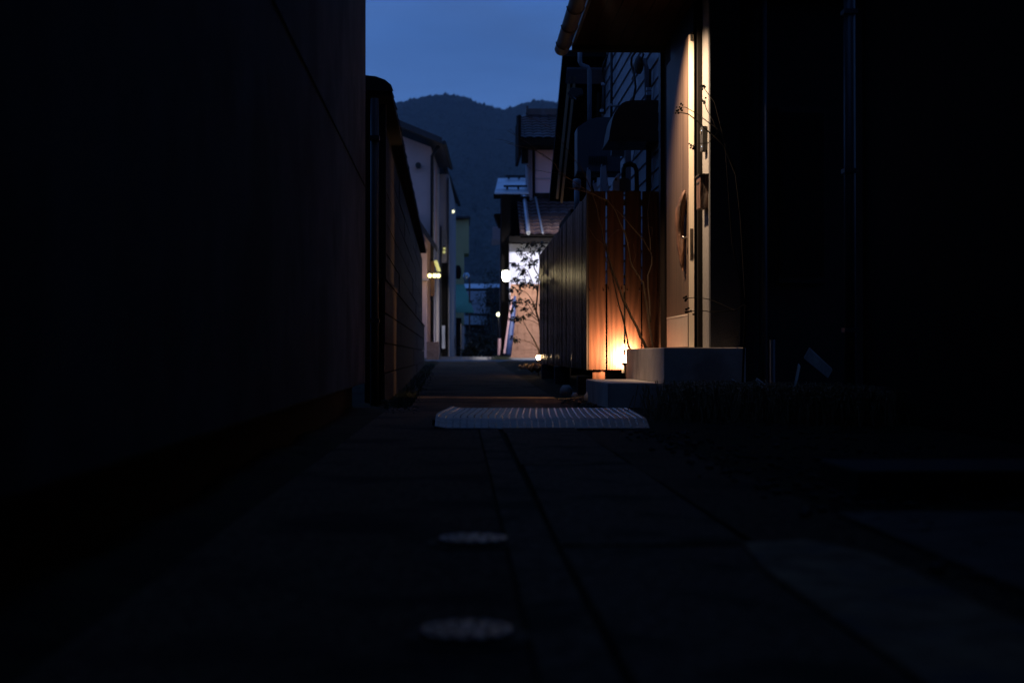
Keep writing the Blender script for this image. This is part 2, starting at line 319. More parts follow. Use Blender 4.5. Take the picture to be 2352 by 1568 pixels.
# ------------------------------------------------------------------ left: rendered building
LS = -30 / FPX                                      # the left side runs a touch off the right side
def lx(Y, x10): return x10 + (Y - 10) * LS
def lwall(b, x10, t, y0, y1, z0, z1):                # wall slab whose alley face is at x10 (+ drift)
    pts = [(lx(y0, x10), y0, z0), (lx(y1, x10), y1, z0), (lx(y1, x10) - t, y1, z0), (lx(y0, x10) - t, y0, z0)]
    return b.prism(pts, (0, 0, z1 - z0))
hb = thing('rendered_building', 'dark rendered building filling the left, its plain wall overhanging a recessed footing', 'building', (-2.5, 4, 0))
lwall(MB(), -0.673, 3.2, -10, 10.0, 0.174, 7.2).build('wall', 'render_wall', hb, bevel=0.012)
lwall(MB(), -0.05, 0.6, -10, 9.9, 7.0, 7.15).build('eave', 'black_wood', hb)  # unseen overhang, added to keep sky light out of the alley
lwall(MB(), -0.76, 2.8, -9.9, 9.9, -0.1, 0.172).build('footing', 'black_wood', hb)
b = MB(); lwall(b, -0.668, 0.010, -10, 10.0, 1.540, 1.549); b.build('seam_bead', 'black_wood', hb)
b = MB(); px = ax(860, 10.15); b.tube([(px, 10.15, -0.02), (px, 10.15, 2.2)], 0.030, 12); b.build('downpipe', 'black_paint', hb, smooth=True)
for z in (0.6, 1.9): MB().box(px - .036, px + .036, 10.10, 10.19, z, z + .03).build('pipe_bracket', 'black_paint', hb)

# left: boarded garden wall with a tiled coping
gw = thing('garden_wall', 'weathered boarded garden wall with tiled coping along the left of the alley', 'wall', (-0.7, 18, 0))
GY0, GY1 = 10.35, 26.0
lwall(MB(), -0.60, 0.10, GY0 + .02, GY1 + 1.7, -0.1, 2.24).build('core', 'black_wood', gw)
zz = 0.02; rows_ = [0.22, 0.22, 0.22, 0.245] + [0.235] * 5
for ri, hgt in enumerate(rows_):
    low = ri < 4; y = GY0 + (0 if ri % 2 else -.0); first = True
    while y < (GY1 + 1.6 if low else GY1):
        L_ = (1.7 if first and ri % 2 else 3.6) * random.uniform(.96, 1.04); y2 = min(y + L_, GY1 + 1.7 if low else GY1)
        xo = (-0.556 if low else -0.572) + random.uniform(-.004, .004)
        lwall(MB(), xo, 0.022, y + .006, y2 - .006, zz + .006, zz + hgt - .006).build('board', 'rusty_board' if low else 'weathered_board', gw)
        y = y2; first = False
    zz += hgt
lwall(MB(), -0.545, 0.06, GY0, GY1 + 1.7, 0.925, 0.948).build('rail', 'rusty_board', gw)
for yy in (GY0 + .02,): lwall(MB(), -0.548, 0.05, yy, yy + .09, 0.95, 2.2).build('post', 'weathered_board', gw)
lwall(MB(), -0.50, 0.34, GY0 - .1, GY1, 2.235, 2.27).build('coping_board', 'black_wood', gw)
t0 = None; k = 0; y = GY0 - .12
while y < GY1 - .1:
    if t0 is None:
        b = MB(); arc = []
        for i in range(9): 
            a = math.pi * i / 8; arc.append((0.0 + 0.19 * math.cos(a), 0.10 * math.sin(a)))
        b.prism([(p[0], 0, p[1]) for p in arc], (0, 0.26, 0.0)); b.prism([(p[0] * 1.06, 0, p[1] * 1.10) for p in arc], (0, 0.035, 0))
        t0 = b.build('tile', 'black_tile', gw, local=True); t0.location = Vector((lx(y, -0.69), y, 2.272)) - gw.location
    else: piece(t0, gw, Vector((lx(y, -0.69) + random.uniform(-.004, .004), y, 2.272 + random.uniform(-.004, .004))) - gw.location)
    y += 0.27; k += 1
b = MB()
for i in range(700):                                   # weeds at the foot of the wall
    y = random.uniform(9.8, 30) if i > 250 else random.uniform(9.8, 13); x = lx(y, random.uniform(-0.54, -0.36)); h = random.uniform(.02, .07); a = random.random() * 6.28; w = .006
    b.add([(x - w, y, gz(y)), (x + w, y, gz(y)), (x + w * .3 + h * .4 * math.cos(a), y + h * .4 * math.sin(a), gz(y) + h)], [(0, 1, 2)])
for i in range(14):
    y = 10.1 + random.uniform(-.05, .1); x = ax(888, 10.1) + random.uniform(-.03, .03); z = random.uniform(.01, .06)
    b.ball((x, y, z), random.uniform(.012, .022), 5, 3, (1, 1, .3))
b.build('weeds', 'weed', kind='stuff', label='low weeds growing along the foot of the left wall', cat='weeds')

# ------------------------------------------------------------------ left: pink two-storey house
def house(name, label, base, **k): return thing(name, label, 'house', base, **k)
hA = house('pink_house', 'two-storey pink rendered house with dark gable roof at the end of the left wall', at(960, 825, 39))
A = at(990, 0, 38); Ax = ax(990, 38); A2x = ax(1009, 42.5); zb = 0.2; ze = az(338, 38, 990)
gx = -9.0; zr = az(284, 38, 903) + 0.377 * (ax(903, 38) - (-4.9))
b = MB(); b.prism([(Ax, 38, zb), (gx, 38, zb), (gx, 38, ze), (-4.9, 38, zr - .25), (Ax, 38, ze)], (0, 0.2, 0)); b.build('wall', 'pink_render', hA)
b = MB(); b.prism([(Ax, 38.2, zb), (A2x, 42.5, zb), (A2x - .2, 42.5, zb), (Ax - .2, 38.2, zb)], (0, 0, ze - zb)); b.build('side_wall', 'lilac_render', hA)
ro = 0.30; ez = az(330, 37.4, 1009)
b = MB(); b.prism([(Ax + ro, 37.4, ez), (-4.9, 37.4, zr), (-4.9, 37.4, zr + .16), (Ax + ro, 37.4, ez + .16)], (0.16, 5.0, 0))
b.prism([(-4.9, 37.4, zr), (-9.6, 37.4, zr - 1.8), (-9.6, 37.4, zr - 1.64), (-4.9, 37.4, zr + .16)], (0, 5.0, 0)); b.build('roof', 'roof_metal', hA)
b = MB(); b.tube([(Ax + ro + .05, 37.35, ez + .02), (Ax + ro + .2, 42.4, ez + .02)], .06, 8); b.build('gutter', 'black_paint', hA)
b = MB(); b.tube([(Ax + .03, 37.93, 0.2), (Ax + .03, 37.93, ze - .25), (Ax + .2, 37.8, ze)], 0.045, 8); b.build('downpipe', 'black_paint', hA, smooth=True)
b = MB(); c = at(961, 381, 37.95); b.tube([c, c + Vector((0, -.16, 0))], .075, 14); b.build('vent', 'black_paint', hA)
for x_, y0_, y1_ in ((999, 385, 560), (1004, 400, 800)):
    b = MB(); Yt = 40.2; b.box(ax(x_, Yt) - .02, ax(x_, Yt) + .04, Yt, Yt + .25, az(y1_, Yt), az(y0_, Yt)); b.build('pilaster', 'salmon' if x_ == 999 else 'blue_render', hA)
# lean-to roof and shopfront at the foot of it
b = MB(); b.prism([at(946, 478, 36.6), at(1004, 566, 36.6), at(1004, 580, 36.6), at(946, 500, 36.6)], (0.05, 1.4, 0.0)); b.build('pent_roof', 'black_tile', hA)
b = MB(); b.prism([at(940, 520, 37.2), at(980, 560, 37.2), at(980, 822, 37.2), at(940, 822, 37.2)], (0, .5, 0)); b.build('porch_wall', 'pink_render', hA)
b = MB(); b.box(ax(963, 37.1), ax(984, 37.1), 37.05, 37.2, az(645, 37.1), az(640, 37.1)); b.build('ledge', 'lilac_render', hA)
b = MB(); b.box(ax(989, 37.7), ax(998, 37.7), 37.66, 37.9, az(680, 37.7), az(600, 37.7)); b.build('door_board', 'orange_wood', hA)
b = MB(); b.box(ax(980, 37.3), ax(1008, 37.3), 37.2, 37.6, .2, az(785, 37.3)); b.build('plinth', 'tan_block', hA)
b = MB(); b.tube([at(1001, 601, 37.5), at(1008, 622, 37.9)], .05, 8); b.build('tube_lamp', 'lamp_dim', hA)
lamp('door_light', at(1000, 633, 36.1), 16, (1, .78, .42), .12)

ln = thing('wall_lantern', 'row of small lit yellow lamps by the door of the pink house', 'lamp', at(1000, 645, 37.3))
for x_ in (987, 998, 1007):
    b = MB(); b.ball(at(x_, 633, 37.3), .055, 10, 6, (1, 1, 1.1)); b.build('bulb', 'lamp_yellow', ln)
b = MB(); b.box(ax(985, 37.4), ax(1010, 37.4), 37.38, 37.42, az(627, 37.4), az(624, 37.4)); b.build('bracket', 'black_paint', ln)

# ------------------------------------------------------------------ second left house (grey-blue)
hB = house('lilac_house', 'narrow lilac and blue house behind the pink house, dark eave sloping to the street', at(1022, 822, 45))
b = MB(); b.box(ax(960, 43), ax(1029, 43), 43.0, 43.3, .2, az(400, 43, 1020)); b.build('wall', 'lilac_render', hB)
p0, p1 = ax(1031, 43.1), ax(1047, 52)
b = MB(); b.prism([(p0, 43.32, .2), (p1, 52, .2), (p1 - .2, 52, .2), (p0 - .2, 43.32, .2)], (0, 0, az(402, 43.3, 1030) - .2)); b.build('side_wall', 'blue_render', hB)
e0, e1 = at(1022, 388, 42.6), at(1053, 470, 52.3)
b = MB(); b.prism([e0, e1, e1 + Vector((-1.4, 0, .55)), e0 + Vector((-1.4, 0, .55))], (0, 0, .14)); b.build('roof', 'roof_metal', hB)
b = MB(); b.tube([e0 + Vector((.02, 0, 0)), e1 + Vector((.02, 0, 0))], .07, 8); b.build('gutter', 'black_paint', hB)
for x_, w_, y0_ in ((1029.5, 2.2, 410), (1013, 2.6, 520)):
    b = MB(); b.box(ax(x_ - w_ / 2, 42.9), ax(x_ + w_ / 2, 42.9), 42.86, 42.98, .2, az(y0_, 42.9)); b.build('post', 'black_paint', hB)
b = MB(); b.box(ax(1014.5, 42.9), ax(1028, 42.9), 42.93, 42.99, az(600, 42.9), az(528, 42.9)); b.build('shutter', 'blue_render', hB)
b = MB(); b.box(ax(1014.5, 42.9), ax(1028, 42.9), 42.94, 42.99, .22, az(604, 42.9)); b.build('door', 'black_wood', hB)
b = MB(); b.box(ax(1015, 42.7), ax(1022, 42.7), 42.6, 42.8, az(800, 42.7), az(748, 42.7)); b.build('meter_box', 'pale_panel', hB)
for i, (x_, y_, r_, m_, Y_) in enumerate(((1040.7, 486, .055, 'lamp_small', 47), (1035, 422, .045, 'lamp_dim', 46), (1020.5, 571, .04, 'lamp_dim', 42.8), (1020, 579, .045, 'lamp_dim', 42.8))):
    t = thing('outdoor_lamp', ['bright small round lamp under the eave of the lilac house', 'dim round lamp highest on the lilac house', 'upper of two dim lamps beside the shutter', 'lower of two dim lamps beside the shutter'][i], 'lamp', at(x_, y_, Y_))
    b = MB(); b.ball(at(x_, y_, Y_), r_, 10, 6); b.build('bulb', m_, t)
    b = MB(); c = at(x_, y_, Y_); b.box(c.x - .02, c.x + .02, c.y, c.y + .15, c.z + r_ * .8, c.z + r_ * .8 + .05); b.build('bracket', 'black_paint', t)

# ------------------------------------------------------------------ yellow house with teal awning
hC = house('yellow_house', 'pale yellow house further back on the left with a teal awning', at(1060, 820, 56))
b = MB(); b.box(ax(1030, 55), ax(1066, 55), 55, 58, .2, az(505, 55)); b.build('wall', 'yellow_render', hC)
b = MB(); b.box(ax(1066, 55), ax(1077, 55), 55.02, 57, az(582, 55), az(503, 55)); b.build('balcony', 'yellow_render', hC)
b = MB(); b.box(ax(1026, 55), ax(1080, 55), 54.8, 58.2, az(503, 55), az(498, 55)); b.build('roof', 'roof_metal', hC)
b = MB(); b.prism([at(1042, 655, 54.9), at(1066, 655, 54.9), at(1089, 718, 51.5), at(1048, 718, 51.5)], (0, .05, .04)); b.build('awning', 'teal_cloth', hC)
b = MB(); b.box(ax(1036, 54), ax(1060, 54), 53.9, 54.9, .2, az(730, 54)); b.build('shopfront', 'black_wood', hC)
b = MB(); b.ball(at(1052, 625, 54.6), .30, 10, 6, (.45, .3, 1)); b.build('sign_disc', 'black_wood', hC)
for x0_, x1_, y0_, y1_, m_, nm, lb in ((1060, 1066, 748, 802, 'pale_panel', 'banner', 'pale upright banner standing below the teal awning'), (1037, 1047, 770, 822, 'blue_render', 'vending_machine', 'pale blue vending machine beside the dark shopfront')):
    t = thing(nm, lb, nm.replace('_', ' '), at((x0_ + x1_) / 2, 822, 50)); Yp = 50
    b = MB(); b.box(ax(x0_, Yp), ax(x1_, Yp), Yp, Yp + (.05 if nm == 'banner' else .6), az(y1_, Yp), az(y0_, Yp)); b.build('cloth' if nm == 'banner' else 'cabinet', m_, t, bevel=.008)
    if nm == 'banner': b = MB(); b.tube([(ax(x0_, Yp) - .02, Yp + .02, .2), (ax(x0_, Yp) - .02, Yp + .02, az(y0_ - 5, Yp))], .015, 6); b.build('pole', 'steel', t)
    else: b = MB(); b.box(ax(x0_ + 1.5, Yp), ax(x1_ - 1.5, Yp), Yp - .012, Yp - .002, az(800, Yp), az(776, Yp)); b.build('window', 'glass_dark', t)
mrr = thing('traffic_mirror', 'round convex traffic mirror beside the yellow house', 'mirror', at(1071, 822, 53))
c = at(1071, 635, 52.5); b = MB(); b.ball(c, .14, 18, 10, (.9, .25, 1.1)); b.build('mirror_face', 'mirror_face', mrr, smooth=True)
b = MB(); b.tube([(c.x + .12, c.y + .1, .2), (c.x + .12, c.y + .1, c.z + .1)], .03, 8); b.build('pole', 'orange_wood', mrr)

# far low houses that close the view under the hill
def low_house(i, x0, x1, ytop, yeave, Y, mroof, lab, mwall='dark_concrete'):
    t = house('low_house', lab, at((x0 + x1) / 2, 820, Y), group='low houses at the end of the street')
    ze_, zt = az(yeave, Y), az(ytop, Y); X0, X1 = ax(x0, Y), ax(x1, Y)
    b = MB(); b.box(X0 + .2, X1 - .2, Y + .3, Y + 5, .15, ze_ + .02); b.build('wall', mwall, t)
    b = MB(); d = 3.0; b.prism([(X0, Y, ze_), (X0, Y + d, zt + (zt - EYE) / Y * d), (X0, Y + 2 * d, ze_)], (X1 - X0, 0, 0)); b.build('roof', mroof, t)
    w = (X1 - X0) / 4
    for q in (1, 2.4):
        b = MB(); b.box(X0 + w * q, X0 + w * (q + .7), Y + .26, Y + .31, .9, max(1.3, ze_ - .4)); fr = b.build('window', 'black_paint', t)
        b = MB(); b.box(X0 + w * q + .05, X0 + w * (q + .7) - .05, Y + .24, Y + .258, .95, max(1.25, ze_ - .45)); b.build('pane', 'glass_dark', fr)
    return t
low_house(0, 1062, 1150, 652, 662, 92, 'silver_roof', 'long low house with pale metal roof at the far end of the street')
low_house(1, 1068, 1120, 668, 690, 78, 'brown_tile', 'small low house with dark tiled roof in front of the long pale-roofed one')
low_house(2, 1085, 1152, 688, 720, 70, 'brown_tile', 'widest brown-tiled low house standing below the pale roof')
low_house(3, 1120, 1190, 660, 694, 62, 'black_wood', 'black-roofed low house behind the street lamp')
low_house(4, 1060, 1120, 725, 745, 64, 'black_tile', 'lowest dark house just right of the teal awning')

# dark shrubs that fill the end of the street
def shrub(name, lab, c, rx, ry, rz, m, nleaf, ls, cat='shrub', group=None, seed=1):
    rnd = random.Random(seed); t = thing(name, lab, cat, (c[0], c[1], 0.2), group)
    b = MB()
    for k in range(5): 
        a = rnd.random() * 6.28; b.tube([(c[0], c[1], .2), (c[0] + .3 * rx * math.cos(a), c[1] + .3 * ry * math.sin(a), c[2]), (c[0] + .7 * rx * math.cos(a), c[1] + .7 * ry * math.sin(a), c[2] + rz * .6)], [.03, .02, .008], 5)
    b.build('stems', 'bark', t)
    b = MB(); cl = [(rnd.gauss(0, .42), rnd.gauss(0, .42), rnd.gauss(0, .42)) for _ in range(14)]
    for _ in range(nleaf):
        q = rnd.choice(cl); p = Vector((c[0] + (q[0] + rnd.gauss(0, .2)) * rx, c[1] + (q[1] + rnd.gauss(0, .2)) * ry, max(.22, c[2] + (q[2] + rnd.gauss(0, .2)) * rz)))
        d = Vector((rnd.gauss(0, 1), rnd.gauss(0, 1), rnd.gauss(-.3, .7))).normalized(); s_ = d.cross(Vector((rnd.gauss(0, 1), rnd.gauss(0, 1), rnd.gauss(0, 1)))).normalized(); L_ = ls * rnd.uniform(.6, 1.2)
        b.add([p, p + d * L_ * .5 + s_ * L_ * .2, p + d * L_, p + d * L_ * .5 - s_ * L_ * .2], [(0, 1, 2, 3)])
    b.build('leaves', m, t, kind='stuff'); return t
for i, (x_, y_, Y_, rx, rz_) in enumerate(((1100, 800, 52, .7, .5), (1128, 790, 50, .6, .6), (1085, 812, 47, .4, .3), (1140, 700, 60, .9, .9))):
    shrub('dark_shrub', ['dark rounded shrub at the end of the street, left of the white lamp', 'taller dark shrub just below the small white lamp', 'lowest dark shrub beside the pale banner', 'dark tree crown behind the street lamp post'][i], at(x_, y_, Y_), rx, rx, rz_, 'leaf', 1500, .12, group='shrubs at the end of the street', seed=i)
sl = thing('path_lamp', 'small white lamp on a thin post among the dark shrubs', 'lamp', at(1145, 822, 48)); c = at(1145, 722, 48)
b = MB(); b.ball(c, .075, 12, 8); b.build('bulb', 'lamp_small', sl); b = MB(); b.tube([(c.x, c.y, .2), (c.x, c.y, c.z - .07)], .018, 6); b.build('post', 'black_paint', sl)
lamp('path_light', c + Vector((0, -.15, 0)), 6, (1, .95, .8), .08)

# ------------------------------------------------------------------ utility pole, street lamp, leaning post
up = thing('utility_pole', 'grey utility pole carrying a pale square box near the black-walled house', 'utility pole', at(1156, 822, 47))
c = at(1156, 560, 47); b = MB(); b.tube([(c.x, 47, .1), (c.x, 47, c.z + 1.2)], [.14, .11], 12); b.build('pole', 'lilac_render', up, smooth=True)
b = MB(); b.box(ax(1131, 46.7), ax(1161, 46.7), 46.5, 46.82, az(560, 46.7), az(522, 46.7)); b.build('box', 'lilac_render', up, bevel=.02)
b = MB(); b.box(ax(1129, 46.7), ax(1160, 46.7), 46.4, 46.49, az(564, 46.7), az(551, 46.7)); b.build('shelf', 'blue_render', up)
st = thing('street_lamp', 'glowing white street lamp at the corner of the white plastered house', 'street lamp', at(1163, 822, 38.5)); c = at(1162, 634, 38.5)
b = MB(); b.lathe(c, [(.045, -.14), (.075, -.12), (.092, -.06), (.102, .02), (.10, .09), (.085, .125), (.05, .14)], 18); b.build('globe', 'lamp_street', st, smooth=True)
b = MB(); b.box(c.x - .11, c.x + .11, c.y - .09, c.y + .09, c.z + .142, c.z + .165); b.tube([(c.x, c.y + .05, c.z + .15), (c.x + .1, c.y + .4, c.z + .25), (c.x + .12, c.y + 1.2, c.z + .25)], .02, 6); b.build('bracket', 'black_paint', st)
lamp('street_lamp_light', c + Vector((-.02, -.32, 0)), 26, (1, .92, .75), .15)
lb = thing('leaning_pole', 'leaning pole wrapped in blue sheet with pink edge before the tan block wall', 'pole', at(1163, 815, 38.6))
b = MB(); q0, q1 = at(1165, 816, 38.6), at(1183, 680, 39.2); b.tube([q0, q0.lerp(q1, .35), q0.lerp(q1, .75), q1], [.11, .10, .075, .03], 10); b.build('blue_wrap', 'blue_tarp', lb, smooth=True)
b = MB(); q0, q1 = at(1158, 812, 38.4), at(1176, 682, 39.0); b.tube([q0, q1], [.032, .026], 8); b.build('pole', 'salmon', lb)
b = MB(); b.tube([at(1146, 815, 38.7), at(1147, 777, 38.7)], .045, 10); b.build('bollard', 'salmon', None, 'short pinkish post standing left of the leaning blue pole', 'bollard')
b = MB()
for i in range(900):
    p = at(random.gauss(1152, 9), 822, random.uniform(38, 39)); h = random.uniform(.04, .16); a = random.random() * 6.28
    b.add([(p.x - .006, p.y, .22), (p.x + .006, p.y, .22), (p.x + h * .4 * math.cos(a), p.y, .22 + h)], [(0, 1, 2)])
b.build('grass', 'weed', kind='stuff', label='tuft of grass around the foot of the leaning pole', cat='grass')

# ------------------------------------------------------------------ right background house
hD = house('tiled_house', 'two-storey house with brown tiled roofs and white lower wall at the end of the alley', at(1215, 825, 41))
b = MB(); b.box(ax(1170, 40), 6.0, 40.0, 40.25, .2, az(545, 40)); b.build('white_wall', 'white_plaster', hD)
b = MB(); b.box(ax(1168, 39.7), 6.2, 39.2, 40.0, az(556, 39.3), az(543, 39.3)); b.build('eave_beam', 'black_wood', hD)
b = MB(); b.box(ax(1150, 41), ax(1171, 41), 40.3, 41.5, .2, az(452, 41)); b.box(ax(1150, 41.5), ax(1216, 41.5), 41.4, 42, az(560, 41.5), az(452, 41.5)); b.build('black_wall', 'black_wood', hD)
def tiles(b, e0, e1, r0, r1, nu, nv, amp=.035):     # wavy clay tiles from eave line e0-e1 to ridge line r0-r1
    n = nu * 6; vs = []; rows2 = []
    nrm = (e1 - e0).cross(r0 - e0).normalized()
    if nrm.z < 0: nrm = -nrm
    for j in range(nv):
        for t, up_ in ((j / nv, .035), ((j + 1) / nv, .0)):
            rows2.append([(e0.lerp(e1, i / n)).lerp(r0.lerp(r1, i / n), t) + nrm * (amp * abs(math.cos(math.pi * i / 6)) ** .7 * 1.0 + up_) for i in range(n + 1)])
    o = len(b.v); 
    for r_ in rows2: b.v += [tuple(v) for v in r_]
    w = n + 1
    for j in range(len(rows2) - 1): b.f += [(o + j * w + i, o + j * w + i + 1, o + (j + 1) * w + i + 1, o + (j + 1) * w + i) for i in range(n)]
e0, e1 = at(1195, 541, 39.2), at(1195, 541, 39.2) + Vector((5.2, 0, 0)); r0 = at(1195, 457, 41.7); r0.x = e0.x; r1 = r0 + Vector((5.2, 0, 0))
b = MB(); tiles(b, e0, e1, r0, r1, 20, 11); b.build('pent_roof_tiles', 'brown_tile', hD, kind='stuff')
b = MB(); b.prism([e0 + Vector((0, 0, -.06)), e0 + Vector((0, 0, -.01)), r0 + Vector((0, 0, -.01)), r0 + Vector((0, 0, -.06))], (5.2, 0, 0)); b.build('pent_roof_deck', 'black_wood', hD)
b = MB(); b.tube([e0 + Vector((.22, .0, .07)), r0 + Vector((.22, 0, .07))], .06, 8); b.tube([e0 + Vector((.62, .0, .07)), r0 + Vector((.55, 0, .07))], .03, 8); b.build('ridge_cap', 'silver_roof', hD)
Yw = 41.75
b = MB(); b.box(ax(1222, Yw), 6.0, Yw, Yw + .2, az(462, Yw), az(330, Yw)); b.build('upper_wall', 'rose_render', hD)
b = MB(); b.box(ax(1229, Yw), 6.0, Yw - .03, Yw - .002, az(411, Yw), az(409.5, Yw)); b.build('wall_joint', 'lilac_render', hD)
b = MB(); b.box(ax(1214, Yw), ax(1222, Yw), Yw + .3, Yw + 2, az(455, Yw), az(330, Yw)); b.build('side_wall', 'lilac_render', hD)
b = MB(); b.box(ax(1222.5, Yw), ax(1229, Yw), Yw - .1, Yw - .002, az(462, Yw), az(330, Yw)); b.build('post', 'black_wood', hD)
b = MB(); b.box(ax(1229, Yw), 6.0, Yw - .12, Yw - .032, az(456, Yw), az(444, Yw)); b.build('sill_beam', 'weathered_board', hD)
b = MB(); b.box(ax(1198, 41.2), ax(1213, 41.2), 41.1, 41.4, az(374, 41.2), az(330, 41.2)); b.build('shutter_box', 'black_wood', hD)
E0 = at(1192, 318, 40.9); E1 = E0 + Vector((5, 0, 0)); R0 = at(1192, 266, 42.9); R0.x = E0.x; R1 = R0 + Vector((5, 0, 0))
b = MB(); tiles(b, E0 + Vector((.05, 0, 0)), E1, R0 + Vector((.05, 0, 0)), R1, 19, 9); b.build('roof_tiles', 'brown_tile', hD, kind='stuff')
b = MB(); b.prism([E0 + Vector((0, 0, -.2)), E0, R0, R0 + Vector((0, 0, -.2))], (5, 0, 0)); b.build('roof_deck', 'black_wood', hD)
b = MB(); b.box(E0.x, 6.2, 40.95, 41.74, az(336, 41), az(320, 41)); b.build('eave', 'black_wood', hD)
b = MB(); b.box(ax(1189.5, 41), ax(1196, 41), 40.7, 43.0, az(362, 41), az(268, 41)); b.build('barge_board', 'black_wood', hD)
b = MB(); b.box(ax(1209, 43), 6.2, 42.8, 43.15, az(266, 43), az(252, 43)); b.box(ax(1207, 43), ax(1213, 43), 42.75, 43.2, az(262, 43), az(246, 43)); b.build('ridge', 'brown_tile', hD)
s0_, s1_ = at(1136, 446, 42), at(1215, 446, 42); u0, u1 = at(1144, 413, 45.2), at(1215, 413, 45.2)
b = MB(); b.prism([s0_, s1_, u1, u0], (0, 0, .05)); b.build('metal_roof', 'silver_roof', hD)
for t in (.22, .95):
    a_, c_ = s0_.lerp(u0, t), s1_.lerp(u1, t); b = MB(); b.tube([a_ + Vector((.25, 0, .14)), c_ + Vector((0, 0, .14))], .035, 6)
    for q in (.35, .68): m_ = a_.lerp(c_, q); b.box(m_.x - .03, m_.x + .03, m_.y - .02, m_.y + .02, m_.z + .04, m_.z + .15)
    b.build('snow_guard', 'black_paint', hD)
b = MB(); b.box(s0_.x - .03, ax(1196, 42), 41.93, 42.03, s0_.z - .14, s0_.z - .002); b.build('fascia', 'black_wood', hD)
b = MB(); b.prism([at(1135, 491, 41.6), at(1170, 489, 41.6), at(1170, 521, 41.6), at(1146, 519, 41.6)], (0, .8, 0)); b.build('side_canopy', 'black_wood', hD)
# tan block wall before it
tb = thing('block_wall', 'tan concrete block wall below the white plastered house wall', 'wall', (ax(1200, 39.4), 39.4, .2))
x_l = ax(1172, 39.4); zt = az(652, 39.4); ch = (zt - .3) / 9
b = MB(); b.box(x_l + .01, 6.0, 39.42, 39.56, .15, zt - .01); b.build('core', 'tan_block', tb)
for r_ in range(9):
    x = x_l - (0.2 if r_ % 2 else 0)
    while x < 2.9:
        xa = max(x, x_l); b = MB(); b.box(xa + .005, x + .393, 39.40, 39.425, .3 + r_ * ch + .004, .3 + (r_ + 1) * ch - .004); b.build('block', 'tan_block', tb); x += .4
b = MB(); b.box(x_l - .1, 6.0, 39.2, 39.6, .15, .3); b.build('footing', 'kerb', tb)
# second street lamp, standing in the cross street behind the fence
s2 = thing('street_light', 'street lamp on a pole in the cross street behind the slatted fence', 'street lamp', (3.6, 36.0, .2))
b = MB(); b.tube([(3.6, 36, .2), (3.6, 36, 4.4), (3.2, 36, 4.6)], [.06, .05, .035], 10); b.build('pole', 'pipe_grey', s2)
b = MB(); b.box(2.85, 3.2, 35.9, 36.1, 4.56, 4.66); b.build('head', 'pipe_grey', s2, bevel=.01)
b = MB(); b.box(2.88, 3.17, 35.92, 36.08, 4.54, 4.558); b.build('lens', 'lamp_street', s2)
lamp('street_light_source', (3.0, 36.0, 4.45), 1250, (.96, .92, 1.0), .15, None, 75, (2.6, 40, 1.4), .5)

# ------------------------------------------------------------------ leafy young tree with the garden light
lt = thing('young_tree', 'slender leafy young tree leaning over the far end of the slatted fence', 'tree', at(1238, 830, 20.2))
Yt = 20.3
def pl(pts, Y, dy=0): return [at(x, y, Y + dy * i / max(1, len(pts) - 1)) for i, (x, y) in enumerate(pts)]
br = [([(1240, 832), (1237, 802), (1224, 776), (1211, 755), (1202, 738)], .014, 0), ([(1246, 830), (1243, 780), (1239, 740), (1231, 714), (1235, 670), (1238, 635), (1228, 618), (1222, 596), (1218, 570)], .018, .2),
      ([(1231, 714), (1222, 690), (1211, 674), (1196, 664)], .009, -.3), ([(1236, 670), (1225, 655), (1219, 638), (1212, 622), (1199, 612), (1182, 606)], .009, -.2), ([(1239, 740), (1228, 730), (1210, 716), (1196, 706), (1184, 700)], .008, -.3),
      ([(1234, 728), (1226, 722), (1214, 700), (1200, 688), (1190, 680)], .008, .2), ([(1235, 800), (1222, 788), (1205, 782), (1188, 780)], .007, -.2), ([(1238, 635), (1240, 600), (1236, 575), (1230, 562)], .008, .1), ([(1238, 745), (1225, 738), (1206, 732), (1192, 728)], .006, .1), ([(1222, 596), (1208, 588), (1196, 578)], .005, 0), ([(1240, 600), (1247, 582), (1250, 566)], .006, 0), ([(1212, 622), (1204, 634), (1198, 640)], .004, 0)]
b = MB()
for pts, r_, dy in br:
    P = pl(pts, Yt, dy); b.tube(P, [r_ * (1 - .75 * i / (len(P) - 1)) for i in range(len(P))], 6)
b.build('trunk', 'bark', lt, smooth=True)
b = MB(); rnd = random.Random(5)
def leaf(b, p, d, L_, w=.28, droop=.15):
    d = d.normalized(); s_ = d.cross(Vector((rnd.gauss(0, 1), rnd.gauss(0, 1), rnd.gauss(0, .5)))).normalized() * L_ * w * .5
    b.add([p, p + d * L_ * .45 + s_, p + d * L_ + Vector((0, 0, -L_ * droop)), p + d * L_ * .45 - s_], [(0, 1, 2, 3)])
cl = [(1196, 576, 9), (1212, 562, 9), (1228, 560, 9), (1244, 562, 9), (1240, 575, 8), (1206, 593, 9), (1219, 606, 10), (1181, 605, 7), (1190, 610, 5), (1199, 619, 8), (1203, 628, 6), (1182, 641, 8), (1196, 653, 9), (1190, 645, 7), (1217, 651, 9), (1205, 648, 7), (1228, 655, 8), (1178, 664, 8), (1196, 667, 7), (1184, 698, 9), (1206, 708, 8), (1195, 690, 7), (1214, 690, 6), (1190, 730, 9), (1180, 733, 8), (1200, 728, 6), (1186, 779, 8), (1178, 774, 6), (1232, 600, 7), (1236, 640, 6), (1216, 722, 6), (1228, 700, 6), (1226, 580, 6), (1172, 690, 7), (1176, 712, 6)]
for x, y, s_ in cl:
    for _ in range(int(7 * s_ / 6 * 3.2)):
        p = at(x + rnd.gauss(0, s_ * .5), y + rnd.gauss(0, s_ * .45), Yt + rnd.gauss(0, .12)); leaf(b, p, Vector((rnd.gauss(-.3, .7), rnd.gauss(0, .6), rnd.gauss(-.5, .5))), rnd.uniform(.035, .065), .42)
b.build('leaves', 'leaf', lt, kind='stuff')

